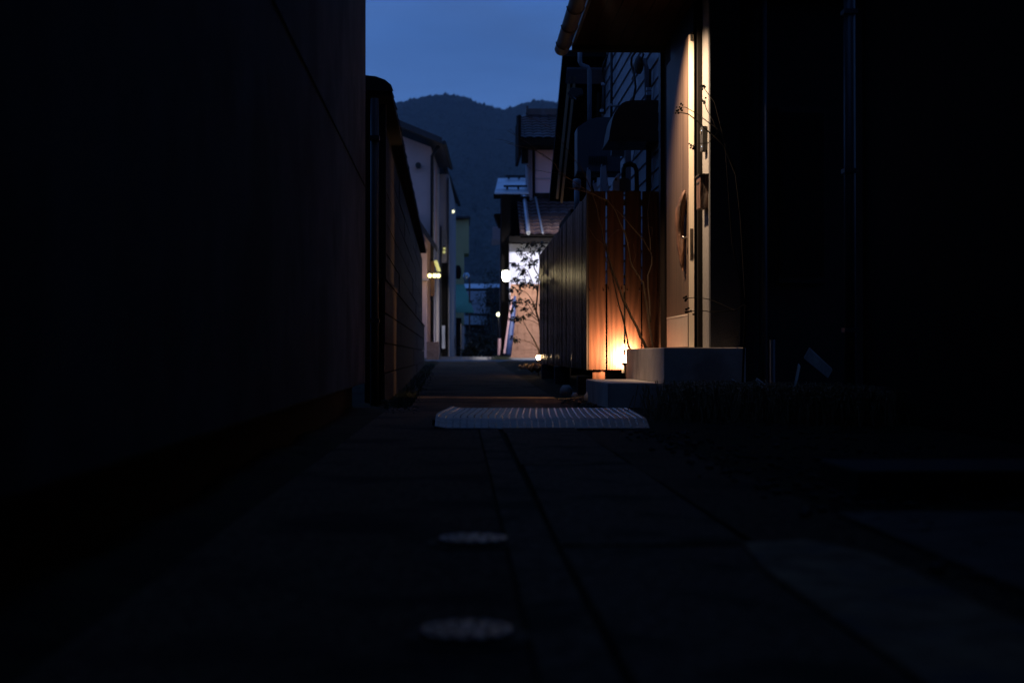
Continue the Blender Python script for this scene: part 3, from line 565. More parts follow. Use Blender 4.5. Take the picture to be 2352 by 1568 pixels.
def spotlight(loc, label, m, power, cl_, r_=.03):
    t = thing('garden_light', label, 'garden light', (loc[0], loc[1], gz(loc[1])), 'low garden lights')
    x, y, z = loc
    b = MB(); b.tube([(x, y, gz(y) - .02), (x, y, z - .05)], .008, 6); b.build('stake', 'black_paint', t)
    b = MB(); b.lathe((x, y, z - .055), [(.018, 0), (.034, .006), (.034, .022)], 12); b.build('housing', 'black_paint', t)
    b = MB(); b.ball((x, y, z), .032, 12, 8); b.build('bulb', m, t, smooth=True)
    return t
gl2 = spotlight((ax(1237, 19.95), 19.95, az(821, 19.95)), 'glowing garden light at the far end of the slatted fence', 'lamp_garden', 0, None)
lamp('garden_light_far', (ax(1237, 19.9), 19.86, az(818, 19.9)), 3.0, (1, .62, .32), .03)
shrub('low_bush', 'low bush around the far garden light at the fence end', (ax(1228, 19.8), 19.75, .15), .16, .2, .10, 'dry_grass', 900, .05, 'bush', seed=9)

# ------------------------------------------------------------------ slatted and boarded fence
fe = thing('timber_fence', 'timber fence: dark upright slats along the alley and four wide lit boards facing the camera', 'fence', (1.2, 14, 0))
FX, FB, FY1 = 1.081, 12.10, 19.7
zb_, zt_ = az(849, FB), az(438, FB); pit = .088; sl0 = None; i = 0; y = FB + .05
while y < FY1:
    if sl0 is None: sl0 = MB().box(0, .030, 0, .058, 0, zt_ - zb_ - .01).build('slat', 'cedar_slat', fe, bevel=.004, local=True); sl0.location = Vector((FX, y, zb_)) - fe.location
    else:
        o = piece(sl0, fe, Vector((FX + random.uniform(-.003, .003), y, zb_ + random.uniform(-.004, .004))) - fe.location); o.rotation_euler.z = R(random.uniform(-2.5, 2.5))
    y += pit
MB().box(FX + .034, FX + .05, FB + .1, FY1, zb_ + .02, zt_ - .05).build('backing', 'black_wood', fe)
for z in (.45, 1.0, 1.55): MB().box(FX + .052, FX + .09, FB + .1, FY1, z, z + .05).build('rail', 'black_wood', fe)
bw = [(1352, 1391), (1395, 1432.5), (1436.5, 1472.5), (1476, 1514)]
for x0, x1 in bw:
    MB().box(ax(x0, FB), ax(x1, FB), FB - random.uniform(0, .004), FB + .024, zb_, zt_ + random.uniform(-.004, .004)).build('board', 'cedar', fe, bevel=.002)
MB().box(ax(1347, FB), ax(1351, FB), FB - .012, FB + .03, zb_, zt_).build('corner_post', 'dark_stain', fe)
for z in (.42, az(668, FB), zt_ - .12): MB().box(FX + .03, ax(1516, FB), FB + .026, FB + .06, z, z + .05).build('rail', 'dark_stain', fe)
MB().box(FX + .03, ax(1516, FB), FB + .064, FB + .074, .22, .98).build('backing', 'black_wood', fe)  # added behind the boards to stop lamp beams passing through the gaps
MB().box(ax(1362, FB), ax(1390, FB), FB + .03, FB + .12, -.02, zb_ + .1).build('post', 'cedar', fe)
for x0, x1 in bw:                                     # screw heads
    for xx in (x0 + 4, x1 - 4):
        c = at(xx, 668, FB - .004); b = MB(); b.tube([c, c + Vector((0, -.004, 0))], .0045, 6); b.build('screw', 'steel', fe)
for y, w, h in ((15.7, .16, .17), (18.2, .16, .16), (12.6, .12, .14)):
    MB().box(FX - .05, FX + .12, y, y + w, gz(y) - .03, gz(y) + h + .04).build('footing', 'dark_concrete', fe, bevel=.01)
for i, (x, y, r_) in enumerate(((ax(1338, 11.9), 11.2, .05), (ax(1300, 13), 13, .06), (ax(1322, 12.2), 12.3, .03))):
    b = MB(); b.ball((x, y, r_ * .6), r_, 9, 6, (1, .9, 1.2)); b.build('stone', 'concrete', None, ['small upright stone beside the concrete step', 'rounded stone under the slatted fence', 'smallest pebble-like stone under the fence corner'][i], 'stone', 'stones under the fence', smooth=True)

# ------------------------------------------------------------------ concrete step and landing
cs = thing('entrance_steps', 'concrete entrance step and taller landing slab below the open door', 'steps', (1.5, 10.5, 0))
MB().box(1.372, 1.93, 9.60, 11.82, -.05, .423).build('landing', 'concrete', cs, bevel=.006)
MB().box(.993, 1.368, 9.63, 11.32, -.05, .181).build('step', 'concrete', cs, bevel=.006)

# first lit garden light
lx1 = (ax(1437, 11.93), 11.93, az(824, 11.93))
gl1 = spotlight(lx1, 'bright garden light hidden behind the landing against the cedar boards', 'lamp_warm', 0, None)
lamp('garden_light_near', (lx1[0] + .03, lx1[1] + .045, lx1[2]), 340, (1, .62, .33), .02, None, 154, (lx1[0] - .02, lx1[1] + .17, lx1[2] + .04), 1.0)

# ------------------------------------------------------------------ entrance house
hg = house('entrance_house', 'dark timber entrance house with deep boarded eave and a pale door standing ajar', (2.4, 11, 0))
WX = 1.705
MB().box(ax(1516, 11.9), ax(1539, 11.9), 11.86, 11.98, .42, 3.0).build('post', 'dark_stain', hg, bevel=.003)
MB().box(1.70, 1.80, 11.50, 11.85, .42, 2.95).build('jamb', 'black_wood', hg)
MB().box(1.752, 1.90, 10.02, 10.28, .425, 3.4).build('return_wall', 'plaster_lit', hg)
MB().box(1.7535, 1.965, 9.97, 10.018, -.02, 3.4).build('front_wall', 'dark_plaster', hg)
MB().box(1.72, 1.752, 10.282, 10.35, .425, 3.0).build('door_jamb', 'black_wood', hg)
MB().box(1.80, 1.95, 10.3, 11.85, .424, 3.4).build('inner_wall', 'black_wood', hg)
MB().box(1.70, 1.80, 10.36, 11.50, az(66, 10.33), 2.97).build('lintel', 'dark_stain', hg)
# eave: soffit boards, fascia, gutter, roof
ex0 = .925
for i in range(7):
    w = (1.76 - ex0 - .02) / 7; MB().box(ex0 + .02 + i * w + .003, ex0 + .02 + (i + 1) * w - .003, 8.0, 11.80, 2.955, 2.975).build('soffit_board', 'soffit', hg)
MB().box(ex0 - .0, 1.80, 11.80, 11.90, 2.915, 3.10).build('fascia', 'black_wood', hg)
MB().box(ex0 - .005, ex0 + .018, 8.0, 11.798, 2.95, 3.10).build('fascia', 'dark_stain', hg)
b = MB(); b.prism([(ex0 - .06, 8, 3.102), (3.9, 8, 4.3), (3.9, 8, 4.38), (ex0 - .06, 8, 3.16)], (0, 3.95, 0)); b.build('roof', 'roof_metal', hg)
b = MB(); gx_, gzc, gr = ax(1292, 11.9), az(108, 11.9), .062; arc = []
for i in range(13):
    a = math.pi + math.pi * i / 12; arc.append((gx_ + gr * math.cos(a), 8.0, gzc + gr * .95 * math.sin(a)))
for i in range(12, -1, -1):
    a = math.pi + math.pi * i / 12; arc.append((gx_ + (gr - .004) * math.cos(a), 8.0, gzc + .004 + (gr - .004) * .95 * math.sin(a)))
b.prism(arc, (0, 3.96, 0)); b.prism([(p[0], 11.962, p[2]) for p in arc[:13]], (0, .006, 0)); b.build('gutter', 'bronze', hg)
for y in (9.0, 9.9, 10.5, 11.1, 11.7):
    b = MB(); b.tube([(gx_ + (gr + .004) * math.cos(math.pi + math.pi * i / 10), y, gzc + (gr + .004) * .95 * math.sin(math.pi + math.pi * i / 10)) for i in range(11)], .005, 5); b.build('gutter_bracket', 'bronze', hg)
# door leaf, hinged at the far side and a little ajar
DY0, DY1, DX, DT = 10.33, 11.46, 1.660, .038; dz0, dz1 = .430, az(80, 10.33, 1590)
dr = MB().box(DX + .001, DX + DT - .001, DY0 + .003, DY1, dz0, dz1).build('door', 'door_face', hg)
MB().box(DX, DX + DT, DY0, DY0 + .0028, dz0, dz1).build('edge_strip', 'door_edge', dr)
MB().box(DX - .004, DX, DY0 + .05, DY1 - .04, .435, .66).build('kick_plate', 'kick_plate', dr, bevel=.001)
MB().box(DX - .006, DX, DY0 + .05, DY1 - .04, .662, .674).build('cover_strip', 'door_edge', dr)
zl0, zl1 = az(597, DY0, 1590), az(525, DY0, 1590)
MB().box(DX + .008, DX + .031, DY0 - .0015, DY0, zl0, zl1).build('lock_plate', 'bronze', dr)
b = MB(); b.box(DX + .016, DX + .022, DY0 - .004, DY0 - .0016, az(567, DY0), az(560, DY0)); b.box(DX + .014, DX + .025, DY0 - .006, DY0 - .0016, az(583, DY0), az(573, DY0)); b.build('latch', 'black_paint', dr)
zh = az(544, 10.36)
b = MB(); b.tube([(DX - .0, 10.40, zh), (DX - .034, 10.40, zh), (DX - .036, 10.36, zh)], .009, 8); b.tube([(DX + DT, 10.40, zh), (DX + DT + .03, 10.40, zh), (DX + DT + .03, 10.35, zh)], .009, 8); b.build('lever_handle', 'steel', dr, smooth=True)
b = MB(); b.tube([(DX + .019, DY0 - .001, dz1 + .0), (DX + .019, DY0 - .001, dz1 - .045)], .0075, 10); b.tube([(DX + .02, DY0 + .02, dz1 + .01), (DX + .05, DY0 + .10, dz1 + .05), (DX + .075, DY0 + .25, dz1 + .055)], .007, 6); b.build('door_closer', 'black_paint', dr)
# driftwood grip on the door
b = MB(); seg = 14; n_ = 19; vs = []
prof = [(0, .012, .020, .05), (.08, .030, .034, .045), (.25, .042, .045, .04), (.45, .052, .055, .06), (.62, .066, .062, .05), (.78, .060, .058, .02), (.90, .040, .046, -.01), (1, .012, .014, -.03)]
for j in range(n_):
    t = j / (n_ - 1)
    for (t0_, p0_, w0_, o0_), (t1_, p1_, w1_, o1_) in zip(prof, prof[1:]):
        if t0_ <= t <= t1_ + 1e-9:
            q = (t - t0_) / (t1_ - t0_); p_, w_, o_ = p0_ + (p1_ - p0_) * q, w0_ + (w1_ - w0_) * q, o0_ + (o1_ - o0_) * q; break
    z = az(621, 10.45) + (az(437, 10.45) - az(621, 10.45)) * t
    for k in range(seg):
        a = 2 * math.pi * k / seg; rr = 1 + .42 * noise.noise(Vector((math.cos(a) * 1.6, math.sin(a) * 1.6, z * 6))) + .12 * noise.noise(Vector((a * 3, z * 25, 4)))
        vs.append((DX - .010 - p_ * .55 + p_ * .55 * math.cos(a) * rr, 10.44 + o_ + w_ * math.sin(a) * rr, z))
b.add(vs, [(i * seg + k, i * seg + (k + 1) % seg, (i + 1) * seg + (k + 1) % seg, (i + 1) * seg + k) for i in range(n_ - 1) for k in range(seg)] + [tuple(range(seg)), tuple((n_ - 1) * seg + k for k in range(seg))])
b.build('driftwood_handle', 'driftwood', dr, smooth=True)
# downlight recessed in the eave, above the doorway
dl = thing('eave_downlight', 'recessed downlight in the boarded eave above the doorway', 'lamp', (0.99, 10.0, 2.955))
MB().lathe((0.99, 10.0, 2.94), [(.035, 0), (.045, .004), (.045, .02)], 16).build('housing', 'black_paint', dl)
lamp('eave_light', (0.99, 10.0, 2.925), 520, (1, .68, .42), .018, None, 77, (1.71, 10.3, 1.95), 1.0)
# things on the return wall
ic = thing('intercom', 'black intercom unit on the lit plaster strip beside the door', 'intercom', (1.74, 10.1, az(345, 10.1)))
zi0, zi1 = az(345, 10.1), az(289, 10.1)
MB().box(1.715, 1.7515, 10.06, 10.16, zi0, zi1).build('body', 'black_paint', ic, bevel=.004)
b = MB(); b.tube([(1.7145, 10.11, zi1 - .04), (1.708, 10.11, zi1 - .04)], .012, 10); b.build('camera_lens', 'glass_dark', ic)
b = MB(); b.ball((1.713, 10.085, zi1 - .03), .004, 6, 4); b.ball((1.713, 10.085, zi0 + .03), .004, 6, 4); b.build('indicator', 'led', ic)
wb = thing('letter_box', 'small wooden letter box below the intercom', 'letter box', (1.73, 10.1, az(480, 10.1)))
MB().box(1.692, 1.7505, 10.03, 10.19, az(478, 10.1), az(404, 10.1)).build('body', 'driftwood', wb, bevel=.004)
MB().box(1.684, 1.752, 10.02, 10.20, az(404, 10.1), az(400, 10.1)).build('lid', 'weathered_board', wb)
MB().box(1.688, 1.6915, 10.06, 10.17, az(420, 10.1), az(417, 10.1)).build('slot', 'black_paint', wb)

# ------------------------------------------------------------------ sided house behind the fence, with pipes and hoods
hf = house('sided_house', 'grey house clad in lapped horizontal siding behind the boarded fence', (2.6, 15, 0))
SX = 1.74; MB().box(SX + .03, SX + 3.5, 12.25, 18.4, -.02, 5.2).build('core', 'black_wood', hf)
z = .9
while z < 5.1:
    b = MB(); b.prism([(SX + .028, 12.25, z), (SX, 12.25, z + .002), (SX + .016, 12.25, z + .158), (SX + .028, 12.25, z + .158)], (0, 6.1, 0)); b.build('siding_board', 'siding', hf); z += .162
MB().box(SX - .05, SX + .1, 18.35, 18.5, .5, 5.2).build('corner_trim', 'black_wood', hf)
def pipe(parent, pts, r_, m, name='pipe'): return MB().tube(pts, r_, 10).build(name, m, parent, smooth=True)
Yp = 15.0
pipe(hf, [at(1332, 100, Yp), at(1332, 142, Yp), at(1335, 149, Yp), at(1350, 155, Yp), at(1354, 163, Yp), at(1354, 330, Yp)], .024, 'pipe_grey', 'downpipe')
def wp(px, py, so=.04): Y = (SX - so) * FPX / (px - 1060); return at(px, py, Y)
for x_, y0, y1, r_, m in ((1404.5, 100, 280, .016, 'black_paint'), (1387, 192, 262, .022, 'black_paint'), (1490, 160, 445, .026, 'black_paint'), (1376, 120, 270, .03, 'black_paint')):
    pipe(hf, [wp(x_, y0), wp(x_, y1)], r_, m, 'conduit')
pipe(hf, [wp(1455, 165), wp(1459, 145), wp(1468, 135, .09), wp(1480, 139, .09), wp(1485, 155, .07), wp(1486, 240, .06)], .021, 'pipe_grey', 'duct')
pipe(hf, [wp(1395, 130, .1), wp(1386, 150, .12), wp(1384, 165, .12), wp(1389, 190, .08)], .012, 'black_paint', 'cable')
pipe(hf, [wp(1461, 118, .1), wp(1451, 132, .12), wp(1450, 150, .12), wp(1456, 170, .1), wp(1460, 200, .1), wp(1453, 240, .1)], .011, 'black_paint', 'cable')
pipe(hf, [wp(1474, 118, .1), wp(1478, 126, .12), wp(1472, 140, .12), wp(1462, 160, .1), wp(1452, 182, .06)], .009, 'black_paint', 'cable')
c = wp(1467, 150, .14); MB().ball(c, .055, 10, 7, (.8, .8, 1.6)).build('insulator', 'black_paint', hf, smooth=True)
for px_, py_ in ((1387, 193), (1384, 254), (1402, 242), (1492, 215), (1492, 205)):
    c = wp(px_, py_, .06); MB().box(c.x - .03, c.x + .012, c.y - .02, c.y + .02, c.z - .014, c.z + .014).build('pipe_clip', 'pale_panel', hf)
pipe(hf, [wp(1402, 243, .06), wp(1425, 244, .06)], .012, 'black_paint', 'conduit')
# small parts below the hoods
pipe(hf, [wp(1451, 330, .08), wp(1453, 345, .1), wp(1458, 345, .1), wp(1452, 375, .08)], .006, 'pipe_grey', 'cable')
def plate(name, poly, Y, th, m, parent, **k): return MB().prism([at(x, y, Y) for x, y in poly], (0, th, 0)).build(name, m, parent, **k)
v1 = thing('vent_cover', 'large grey metal vent cover with sloping top above the slatted fence', 'vent', at(1362, 394, 14.2))
plate('body', [(1326, 393), (1326, 293), (1340, 283), (1355, 274), (1370, 270), (1425, 269), (1425, 393)], 14.0, .34, 'hood_grey', v1)
for i in range(11): plate('louvre', [(1352 + i * 4, 375), (1352 + i * 4, 358), (1354.2 + i * 4, 358), (1354.2 + i * 4, 375)], 13.97, .02, 'black_paint', v1)
plate('bottom_tray', [(1325, 398), (1325, 393.5), (1425, 393.5), (1425, 398)], 13.99, .34, 'black_paint', v1)
v2 = thing('extractor_hood', 'black curved extractor hood next to the dark entrance post', 'hood', at(1460, 323, 12.8))
hp = [(1398, 322), (1402, 296), (1407, 272), (1412, 259), (1420, 247), (1428, 238), (1437, 233), (1454, 230.5), (1535, 230.5), (1535, 322)]
plate('shell', hp, 12.55, .5, 'black_paint', v2)
plate('rim', [(1396, 325), (1396, 322.3), (1535, 322.3), (1535, 325)], 12.53, .54, 'black_paint', v2)
v3 = thing('gas_meter', 'pale gas meter with bent black pipe above the boarded fence', 'meter', at(1430, 440, 12.7)); Ym = 12.6
plate('body', [(1424, 438), (1424, 411), (1430, 407), (1444, 409), (1448, 416), (1448, 438)], Ym, .16, 'hood_grey', v3, bevel=.006)
plate('cover', [(1407, 438), (1407, 418), (1410, 412), (1421, 398), (1423, 398), (1423, 438)], Ym - .02, .14, 'pale_panel', v3, bevel=.004)
plate('dial', [(1412, 415), (1412, 409), (1417, 406), (1417, 415)], Ym - .03, .009, 'glass_dark', v3)
pipe(v3, [at(1432, 410, Ym + .08), at(1432, 388, Ym + .08), at(1436, 380, Ym + .08), at(1446, 377, Ym + .08), at(1457, 380, Ym + .08), at(1462, 392, Ym + .08), at(1463, 440, Ym + .1)], .020, 'black_paint')
for k in range(9): 
    c = at(1432 + k * 3.4, 383 - 6 * math.sin(math.pi * k / 8), Ym + .07)
    MB().tube([c + Vector((-.004, 0, 0)), c + Vector((.004, 0, 0))], .026, 8).build('pipe_ring', 'black_paint', v3)
v4 = thing('white_duct', 'narrow pale upright duct behind the gas meter', 'duct', at(1442, 440, 13.2))
plate('casing', [(1436, 445), (1436, 322), (1449.5, 322), (1449.5, 445)], 13.15, .1, 'pale_panel', v4)
plate('side_box', [(1405, 356), (1405, 320), (1435, 320), (1435, 356)], 13.2, .1, 'hood_grey', v4)
plate('base', [(1434, 448), (1434, 445.2), (1452, 445.2), (1452, 448)], 13.14, .12, 'black_paint', v4)
for i, (poly, lab) in enumerate((([(1348, 442), (1348, 392), (1354, 389), (1357, 394), (1357, 442)], 'leftmost narrow pale panel standing behind the fence top'), ([(1367, 442), (1361.5, 422), (1370, 419), (1373, 442)], 'smallest pale wedge standing between two panels behind the fence'), ([(1378, 442), (1380, 384), (1391, 379), (1400, 442)], 'widest pale tapering panel behind the fence top'))):
    t = thing('pale_board', lab, 'board', at(poly[0][0] + 4, 442, 13.4), 'pale boards behind the fence'); plate('panel', poly, 13.4, .03, 'pale_panel', t)
    x0 = poly[1][0]; plate('cap', [(x0 + 1, poly[1][1] - 2), (x0 + 1, poly[1][1] - 7), (x0 + 3.4, poly[1][1] - 8), (x0 + 3.4, poly[1][1] - 3)], 13.4, .03, 'pale_panel', t)
vp = thing('vent_pipe', 'short capped vent pipe rising behind the corner of the slatted fence', 'pipe', at(1325, 470, 13.5))
c = at(1325, 440, 13.6); MB().tube([c + Vector((0, 0, -.25)), c + Vector((0, 0, .06))], .026, 12).build('pipe', 'pipe_grey', vp, smooth=True)
MB().lathe(c, [(.036, .03), (.040, .04), (.040, .10), (.034, .118), (.01, .125)], 16).build('cap', 'pipe_grey', vp, smooth=True)

# ------------------------------------------------------------------ shed roof beyond, seen from below
he = house('lean_to_house', 'brown lean-to house with beige-trimmed roof edge sloping down beyond the fence', (2.2, 19, 0))
a0, a1 = at(1293, 130, 17.0), at(1262, 462, 19.6); W = 2.4
sd = a1 - a0; up_ = Vector((0, .48, .88)) * .10
def onr(t, x, off=0): return a0 + sd * t + Vector((x, 0, 0)) + Vector((0, -.48, -.88)) * off
b = MB(); b.prism([onr(0, 0), onr(0, W), onr(1, W), onr(1, 0)], up_); b.build('roof', 'black_wood', he)
for x_, w_ in ((.085, .032), (.15, .032)):
    b = MB(); b.prism([onr(.11, x_, .0), onr(.11, x_ + w_, .0), onr(1.0 if x_ > .1 else .97, x_ + w_, .0), onr(1.0 if x_ > .1 else .97, x_, .0)], Vector((0, -.48, -.88)) * .03); b.build('rake_trim', 'beige_trim', he)
nb = 9
for i in range(nb):
    t_0, t_1 = .16 + .83 * i / nb, .16 + .83 * (i + 1) / nb - .008
    b = MB(); b.prism([onr(t_0, .22), onr(t_0, W), onr(t_1, W), onr(t_1, .22)], Vector((0, -.48, -.88)) * .02); b.build('soffit_board', 'soffit', he)
b = MB(); b.prism([onr(.065, .06), onr(.065, W), onr(.155, W), onr(.155, .06)], Vector((0, -.48, -.88)) * .03); b.build('fascia', 'pipe_grey', he)
MB().box(a1.x + .3, a1.x + W, 19.7, 22, 0, 2.4).build('wall', 'black_wood', he)
fl = thing('flood_light', 'black floodlight, unlit, under the lean-to roof', 'lamp', at(1318, 200, 17.2))
b = MB(); c = at(1318, 212, 17.1); b.prism([c + Vector(v) for v in ((-.07, 0, .0), (-.02, 0, -.07), (.12, 0, -.02), (.10, 0, .05), (-.03, 0, .06))], (0, .12, 0)); b.build('head', 'black_paint', fl, bevel=.006)
b = MB(); b.tube([c + Vector((-.05, .02, -.03)), c + Vector((.03, .0, -.09))], .012, 6); b.build('lens', 'glass_dark', fl)

# ------------------------------------------------------------------ bare shrub on the landing
bs = thing('bare_shrub', 'bare leafless shrub with long arching twigs growing behind the landing', 'shrub', at(1485, 800, 11.75))
BR = [([(1487, 802), (1480, 790), (1472, 775), (1450, 728), (1431, 687), (1411, 634), (1391, 565), (1381, 520), (1374, 497), (1369, 470), (1360, 440), (1345, 405), (1322, 370)], .016, -.35),
      ([(1449, 806), (1440, 775), (1431, 731), (1415, 671), (1404, 620), (1392, 600), (1386, 570), (1381, 540)], .010, -.1),
      ([(1500, 800), (1496, 775), (1488, 717), (1482, 680), (1477, 649), (1468, 636), (1452, 612), (1446, 585), (1435, 534), (1415, 488), (1396, 460), (1363, 447), (1326, 436), (1296, 431)], .012, -.5),
      ([(1494, 740), (1492, 690), (1488, 633), (1497, 607), (1494, 576), (1489, 519), (1488, 488), (1492, 450), (1499, 410), (1506, 370)], .009, .1),
      ([(1494, 578), (1477, 550), (1455, 525), (1422, 488), (1396, 462), (1364, 446), (1310, 412), (1282, 392), (1266, 368), (1234, 348), (1228, 338)], .007, -.6),
      ([(1391, 565), (1368, 548), (1350, 520), (1339, 511)], .004, -.1), ([(1395, 552), (1407, 538), (1420, 527), (1425, 528)], .003, -.1), ([(1381, 520), (1388, 505), (1390, 475), (1384, 440), (1378, 410)], .003, 0),
      ([(1489, 519), (1498, 524), (1497, 540)], .003, 0), ([(1310, 412), (1275, 397), (1240, 392), (1219, 388), (1200, 372)], .0035, -.2), ([(1266, 368), (1230, 346), (1189, 335), (1160, 323), (1138, 320)], .0035, -.2), ([(1234, 348), (1215, 330), (1185, 312), (1165, 300)], .003, -.1), ([(1189, 335), (1175, 332), (1160, 327)], .002, 0), ([(1185, 312), (1176, 300), (1173, 296)], .002, 0),
      ([(1322, 370), (1300, 340), (1282, 312), (1262, 292), (1240, 280), (1214, 270)], .0035, -.2), ([(1363, 447), (1330, 432), (1305, 418)], .003, 0), ([(1452, 612), (1460, 590), (1455, 560)], .002, 0), ([(1435, 534), (1440, 510), (1432, 480)], .003, 0), ([(1415, 488), (1400, 440), (1393, 400), (1396, 380)], .003, 0), ([(1282, 392), (1278, 380), (1268, 372)], .002, 0)]
b = MB(); rnd = random.Random(3)
for pts, r_, dy in BR:
    P = pl(pts, 11.72, dy); Q = []
    for i in range(len(P) - 1):
        Q += [P[i], P[i].lerp(P[i + 1], .5) + Vector((rnd.gauss(0, .004), rnd.gauss(0, .006), rnd.gauss(0, .004)))]
    Q.append(P[-1]); m_ = len(Q)
    b.tube(Q, [max(.0014, .8 * r_ * (1 - .82 * i / (m_ - 1)) * (1.18 if i % 4 == 0 and r_ > .004 else 1)) for i in range(m_)], 6)
    for i in range(3, m_, 2):
        if rnd.random() < .7: d = Vector((rnd.gauss(0, 1), rnd.gauss(0, .6), rnd.gauss(.3, 1))).normalized(); b.tube([Q[i], Q[i] + d * rnd.uniform(.008, .03)], [.0022, .0012], 4)
b.build('branches', 'bark', bs, smooth=True)
# near-black twigs standing in for branch shadows across the doorway
tw = thing('shadow_twigs', 'near-black twigs added to stand in for branch shadows on the door edge and plaster strip', 'shrub', (1.9, 9.4, 0))
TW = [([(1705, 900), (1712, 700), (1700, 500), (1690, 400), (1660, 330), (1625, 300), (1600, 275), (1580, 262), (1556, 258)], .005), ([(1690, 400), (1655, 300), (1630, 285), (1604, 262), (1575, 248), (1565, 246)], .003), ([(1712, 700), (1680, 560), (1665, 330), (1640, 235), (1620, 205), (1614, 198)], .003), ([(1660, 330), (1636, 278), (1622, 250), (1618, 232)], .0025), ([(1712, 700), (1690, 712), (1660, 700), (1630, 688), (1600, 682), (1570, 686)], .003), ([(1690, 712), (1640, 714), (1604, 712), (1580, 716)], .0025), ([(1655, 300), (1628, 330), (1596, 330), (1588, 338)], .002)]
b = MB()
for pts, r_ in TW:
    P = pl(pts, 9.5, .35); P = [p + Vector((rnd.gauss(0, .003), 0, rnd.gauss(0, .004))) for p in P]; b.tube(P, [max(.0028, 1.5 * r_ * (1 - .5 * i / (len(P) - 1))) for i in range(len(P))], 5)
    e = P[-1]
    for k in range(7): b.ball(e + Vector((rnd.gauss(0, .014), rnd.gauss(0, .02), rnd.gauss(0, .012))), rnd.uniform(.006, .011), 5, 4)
b.build('branches', 'twig_shadow', tw, smooth=True)

# ------------------------------------------------------------------ right: dark buildings close by
hr = thing('near_building', 'black building filling the right edge with a grey downpipe on its corner', 'building', (4, 5, 0))
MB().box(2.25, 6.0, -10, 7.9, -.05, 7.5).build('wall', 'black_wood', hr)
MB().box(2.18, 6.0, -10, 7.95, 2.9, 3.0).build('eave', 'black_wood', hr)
px_ = ax(1955, 7.95); pipe(hr, [(px_, 7.97, .0), (px_, 7.97, 2.9)], .034, 'hood_grey', 'downpipe')
for z in (.5, 1.4, 2.3): MB().box(px_ - .04, px_ + .04, 7.93, 8.01, z, z + .025).build('pipe_clip', 'hood_grey', hr)
hr2 = thing('dark_side_building', 'dark plastered building set back between the doorway wall and the near black building', 'building', (3.2, 10.6, 0))
MB().box(1.97, 6.0, 10.4, 13, -.05, 7.0).build('wall', 'dark_plaster', hr2)
MB().box(1.90, 6.0, 10.30, 10.398, 3.0, 3.15).build('eave', 'black_wood', hr2)
pipe(hr2, [(ax(1756, 10.3), 10.34, 0), (ax(1756, 10.3), 10.34, 3)], .03, 'hood_grey', 'downpipe')
MB().box(ax(1790, 10.35), ax(1900, 10.35), 10.36, 10.398, .9, 2.2).build('window_frame', 'black_paint', hr2)
MB().box(ax(1796, 10.34), ax(1894, 10.34), 10.35, 10.358, .95, 2.15).build('pane', 'glass_dark', hr2)

MB().box(1.05, 2.249, -10, 5.2, 3.05, 3.2).build('shade_canopy', 'black_wood', hr)  # unseen roof added over the near alley to block the sky
be = thing('rear_blocker', 'unseen dark building added behind the camera to darken the alley', 'building', (0, -7, 0))
MB().box(-5, 6, -9, -6, 0, 6.5).build('wall', 'dark_plaster', be)  # unseen block, added to cut sky light from behind the camera
# scrap, boards and dry grass heaped in the dark corner
sc_ = [((1683, 887), (1728, 912), 9.1, .045, 'short pale board lying nearest the landing'), ((1735, 880), (1812, 932), 9.0, .03, 'thin dark batten leaning across the scrap heap'), ((1848, 824), (1902, 868), 8.6, .07, 'wide bluish board tilted on top of the scrap heap'), ((1835, 838), (1820, 915), 8.6, .014, 'thin upright stick beside the bluish board'), ((1775, 915), (1808, 935), 8.8, .03, 'smallest pale offcut at the bottom of the scrap heap'), ((1680, 905), (1712, 890), 9.0, .015, 'thin splinter crossing the short pale board')]
for (p, q, Y_, w, lab) in sc_:
    a_, c_ = at(*p, Y_), at(*q, Y_ - .25); d = (c_ - a_); s_ = d.cross(Vector((0, 1, .3))).normalized() * w
    b = MB(); b.prism([a_, c_, c_ + s_ * .8, a_ + s_], (0, .02, .01)); b.build('scrap_board', 'scrap_wood', None, lab, 'board', 'scrap boards in the corner')
b = MB(); pst = at(1774, 780, 9.2); b.tube([(pst.x, 9.2, 0), (pst.x, 9.2, pst.z)], .018, 8); b.build('stand_pipe', 'pipe_grey', None, 'thin grey standpipe rising behind the scrap boards', 'pipe')
b = MB(); rnd = random.Random(11)
for i in range(5200):
    cx, cy = rnd.choice([(1.75, 8.6, ), (2.0, 8.2), (1.55, 8.9), (2.15, 7.6), (1.9, 7.3), (1.4, 8.0)])
    x, y = cx + rnd.gauss(0, .13), cy + rnd.gauss(0, .22); h = rnd.uniform(.06, .27); a = rnd.random() * 6.28; l = rnd.uniform(.3, 1.1); w = .0030
    m1 = (x + .4 * h * l * math.cos(a), y + .4 * h * l * math.sin(a), h * .8); m2 = (x + 1.1 * h * l * math.cos(a), y + 1.1 * h * l * math.sin(a), h * .75)
    b.add([(x - w, y, .0), (x + w, y, 0), (m1[0] + w, m1[1], m1[2]), (m1[0] - w, m1[1], m1[2]), m2], [(0, 1, 2, 3), (3, 2, 4)])
b.build('dry_grass', 'dry_grass', kind='stuff', label='dry arching grass in the dark corner below the landing', cat='grass')
b = MB()
for i in range(1500):
    y = 1.6 + 10 * rnd.random() ** 1.2; x = rnd.uniform(.84, 1.9) if rnd.random() < .8 else rnd.gauss(.86, .07); r_ = rnd.uniform(.004, .016)
    if (x > .99 and y > 9.55) or (6.7 < y < 9.1 and x < 1.15): continue
    b.ball((x, y, .012 + r_ * .3), r_, 6, 4, (1, rnd.uniform(.7, 1.2), .6))
for i in range(260):
    y = rnd.uniform(9, 22); x = lx(y, rnd.uniform(-.5, -.3)) ; r_ = rnd.uniform(.004, .012); b.ball((x, y, gz(y) + .006), r_, 5, 4, (1, 1, .6))
